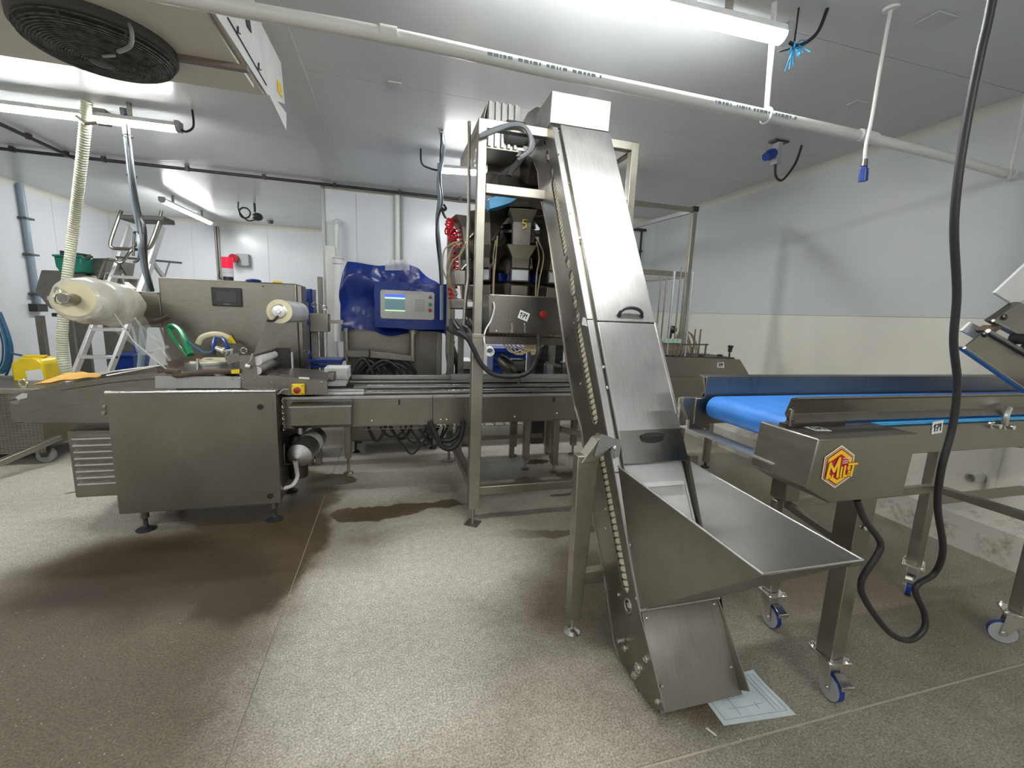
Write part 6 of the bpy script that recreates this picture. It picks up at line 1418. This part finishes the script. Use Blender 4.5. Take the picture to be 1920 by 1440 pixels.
# upper section: two wide flat stiles, hoops and the platform tray
for (x0, y0), (x1, y1) in (((200, 560), (245, 425)), ((262, 550), (305, 425))):
    part(T, 'upper_stile', B().bar(LP(x0, y0, 5.45), LP(x1, y1, 5.7), .03, .10, (0, 1, 0)), ALU, .004)
part(T, 'platform', B().bar(LP(237, 411, 5.7), LP(318, 414, 5.7), .25, .05), DKG, .01)
part(T, 'hoop_rail', B().tube(SP([LP(228, 395, 5.6), LP(222, 410, 5.6), LP(207, 455, 5.55), LP(212, 465, 5.55), LP(225, 466, 5.55), LP(272, 467, 5.55), LP(283, 455, 5.55), (LP(298, 415, 5.6)), LP(303, 395, 5.6)], 6), .016, 8), STX)
part(T, 'hoop_rail', B().tube(SP([LP(182, 530, 5.4), LP(198, 490, 5.4), LP(210, 487, 5.4), LP(228, 492, 5.4), LP(245, 470, 5.5), LP(262, 450, 5.5)], 6), .014, 8), STX)
part(T, 'hoop_rail', B().tube(SP([LP(250, 480, 5.5), LP(252, 440, 5.5), LP(258, 436, 5.5), LP(262, 450, 5.5), LP(260, 485, 5.5), LP(250, 492, 5.5)], 5), .012, 8), STX)
part(T, 'guard_bar', B().bar(LP(218, 482, 5.5), LP(340, 493, 5.9), .04, .02), DKG)
part(T, 'arm_bar', B().bar(LP(285, 490, 5.8), LP(310, 525, 5.9), .04, .03), ALU); part(T, 'guard_stay', B().tube([LP(318, 490, 5.9), LP(308, 520, 5.9)], .01, 6), ALU)
part(T, 'arm_bar', B().bar(LP(230, 495, 5.6), LP(250, 530, 5.65), .04, .05), STD); part(T, 'arm_bar', B().bar(LP(218, 500, 5.6), LP(228, 545, 5.65), .04, .04), STD)
# bulk washing machine behind ladder
T = thing('grey_hopper_machine', 'dull grey metal hopper machine with green bin beside the left wall', 'machine', (-3.6, 6.4, 0))
Yg = 6.3
def G(*pts): return [W(x, y, Y=Yg) for x, y in pts]
part(T, 'housing', B().prism(G((77, 506), (200, 511), (185, 560), (170, 575), (140, 592), (92, 578), (65, 545)), (0, .7, 0)), STD, .01)
part(T, 'upper_box', B().prism(G((152, 505), (168, 484), (200, 484), (196, 510), (165, 524)), (0, .6, 0)), STD, .01)
part(T, 'side_panel', B().prism(G((150, 530), (190, 520), (215, 540), (200, 610), (170, 600)), (0, .5, 0)), STD, .01)
part(T, 'green_bin', B().prism([W(x, y, Y=6.1) for x, y in ((100, 479), (153, 481), (151, 511), (112, 510), (104, 500))], (0, .35, 0)), GRN, .01)
part(T, 'bin_rim', B().bar(W(99, 479, Y=6.08), W(153, 480, Y=6.08), .03, .02), GRN)
part(T, 'bracket', B().bar(W(115, 474, Y=6.3), W(172, 482, Y=6.3), .05, .05), STK); part(T, 'bracket', B().bar(W(150, 495, Y=6.2), W(172, 478, Y=6.2), .03, .03), STX)
part(T, 'label_plate', B().sheet([W(x, y, Y=Yg - .005) for x, y in ((88, 555), (103, 556), (103, 563), (88, 562))], .004), PVC)
part(T, 'neck', B().lathe(W(160, 520, Y=6.2), W(175, 555, Y=6.2), [(0, .10), (.12, .13), (.25, .10)], 14), STD)
for x, y in ((-4.0, 6.4), (-3.3, 6.4), (-4.0, 6.9), (-3.3, 6.9)): part(T, 'leg', B().box(x - .03, x + .03, y - .03, y + .03, 0, 1.15), STD)
for (x0, x1) in ((138, 160), (190, 250)):
    a, c = W(x0, 590, Y=6.35), W(x1, 590, Y=6.35); part(T, 'lower_panel', B().box(a.x, c.x, 6.35, 6.4, .12, 1.15), STD)
part(T, 'control_arm', B().bar(W(100, 590, Y=6.2), W(165, 595, Y=6.2), .05, .04), BLK2)
T = thing('blue_tub', 'dark blue plastic tub on the floor behind the step ladder', 'tub', tuple(W(240, 680, Y=6.6)))
a = W(240, 680, Y=6.1); part(T, 'tub', B().hexa([(a.x - .08, 6.0, a.z - .12), (a.x + .10, 6.0, a.z - .12), (a.x + .10, 6.3, a.z - .12), (a.x - .08, 6.3, a.z - .12), (a.x - .13, 5.95, a.z + .1), (a.x + .13, 5.95, a.z + .1), (a.x + .13, 6.35, a.z + .1), (a.x - .13, 6.35, a.z + .1)]), BLUP, .01)
part(T, 'rim', B().box(a.x - .14, a.x + .14, 5.93, 6.37, a.z + .09, a.z + .11), BLUP, .006); part(T, 'stand', B().box(a.x - .08, a.x + .10, 6.0, 6.3, 0, a.z - .12), STD)
# yellow jerrycan
T = thing('yellow_jerrycan', 'yellow plastic jerrycan with white label standing on the left trolley', 'canister', tuple(W(50, 712, Y=4.9)))
a, c = W(23, 712, Y=4.9), W(79, 672, Y=4.9)
part(T, 'can', B().prism([(a.x, 4.9, a.z - .12), (c.x, 4.9, a.z - .12), (c.x, 4.9, c.z - .04), (c.x - .04, 4.9, c.z), (a.x + .05, 4.9, c.z), (a.x, 4.9, c.z - .05)], (0, .22, 0)), YEL, .02)
part(T, 'handle', B().bar(((a.x + c.x) / 2 - .08, 5.0, c.z + .01), ((a.x + c.x) / 2 + .09, 5.0, c.z + .01), .04, .02), YEL, .006)
part(T, 'label_sheet', B().sheet([W(x, y, Y=4.895) for x, y in ((47, 696), (77, 692), (83, 712), (52, 716))], .003), PAP)
# mesh trolley
ty = 4.35
T = thing('mesh_trolley', 'wheeled perforated-mesh trolley cut by the left edge of the photo', 'trolley', (-3.1, 4.4, 0))
tx1 = W(80, 800, Y=ty).x; tz0, tz1 = W(60, 848, Y=ty).z, W(60, 733, Y=ty).z
part(T, 'mesh_body', B().box(-4.3, tx1, ty, ty + .7, tz0 + .02, tz1 - .02), plain('mesh_back', (.22, .19, .13), .5, .6), .01)
ms = B()
for k in range(60):
    x = -4.3 + (tx1 + 4.3) * k / 59; ms.cyl((x, ty - .004, tz0), (x, ty - .004, tz1), .003, 4)
for k in range(40):
    z = tz0 + (tz1 - tz0) * k / 39; ms.cyl((-4.3, ty - .008, z), (tx1, ty - .008, z), .004, 5)
part(T, 'wire_mesh', ms, STT, stuff=True)
part(T, 'top_rail', B().box(-4.3, tx1 + .02, ty - .02, ty + .03, tz1 - .02, tz1 + .02), STT, .004); part(T, 'top_rail', B().box(-4.3, tx1 + .02, ty + .67, ty + .72, tz1 - .02, tz1 + .02), STT, .004)
part(T, 'shelf', B().box(-4.3, tx1 - .02, ty + .03, ty + .68, tz1 - .03, tz1 - .0), STD)
a, c = W(-30, 880, Y=3.95), W(112, 820, Y=ty + .05)
part(T, 'base_rail', B().bar(a, c, .05, .045), STT, .004); part(T, 'base_rail', B().bar((-4.3, ty + .68, tz0), (tx1 + .2, ty + .68, tz0), .05, .045), STT, .004)
cw = W(92, 845, Y=ty + .05)
part(T, 'caster', B().lathe((cw.x - .02, ty + .03, .065), (cw.x - .02, ty + .07, .065), [(0, .05), (.005, .065), (.035, .065), (.04, .05)], 24), GRY); part(T, 'caster_fork', B().prism([(cw.x - .08, ty + .02, .17), (cw.x + .06, ty + .02, .17), (cw.x, ty + .02, .05), (cw.x - .04, ty + .02, .05)], (0, .006, 0)).box(cw.x - .09, cw.x + .07, ty, ty + .10, .165, .175), STK)
for x, y in ((-4.0, ty + .05), (-4.0, ty + .6), (tx1, ty + .6)): part(T, 'caster', B().lathe((x, y, .065), (x, y + .04, .065), [(0, .05), (.005, .065), (.035, .065), (.04, .05)], 20), GRY); 
for x, y in ((-4.0, ty + .05), (-4.0, ty + .6), (tx1, ty + .6), (cw.x - .02, ty + .05)): part(T, 'caster_stem', B().cyl((x, y + .02, .06), (x, y + .02, tz0 + .05), .014, 8), STT)
# blue cable coil on the left wall
T = thing('blue_cable_coil', 'loops of teal-blue cable hanging against the left wall', 'cable', tuple(W(8, 640, Y=5.6)))
random.seed(17)
for k in range(6):
    xo = random.uniform(-16, 8); y = 5.45 + .08 * k
    part(T, 'loop', B().tube(SP([W(-6 + xo, 585, Y=y), W(4 + xo, 610, Y=y), W(14 + xo, 645, Y=y), W(12 + xo, 680, Y=y), W(-4 + xo, 700, Y=y), W(-14 + xo, 670, Y=y), W(-12 + xo, 620, Y=y), W(-6 + xo, 585, Y=y)], 5), .008, 6), BLUH)
part(T, 'tail', B().tube(SP([W(12, 655, Y=5.6), W(25, 663, Y=5.5), W(48, 668, Y=5.3), W(66, 674, Y=5.05)], 6), .011, 6), BLUH)
part(T, 'tail', B().tube(SP([W(0, 590, Y=5.6), W(12, 615, Y=5.6), W(22, 650, Y=5.6), W(20, 680, Y=5.6), W(8, 712, Y=5.6)], 6), .012, 6), BLUH)
# floor debris
q = W(122, 926, Z=0); single('wire_scrap', 'small bent wire scrap on the pale floor by the vented housing', 'scrap', B().tube(SP([q, q + Vector((.03, .01, .004)), q + Vector((.06, .03, .003)), q + Vector((.05, .05, .003))], 4), .003, 5), DKG)
bpy.context.view_layer.update()
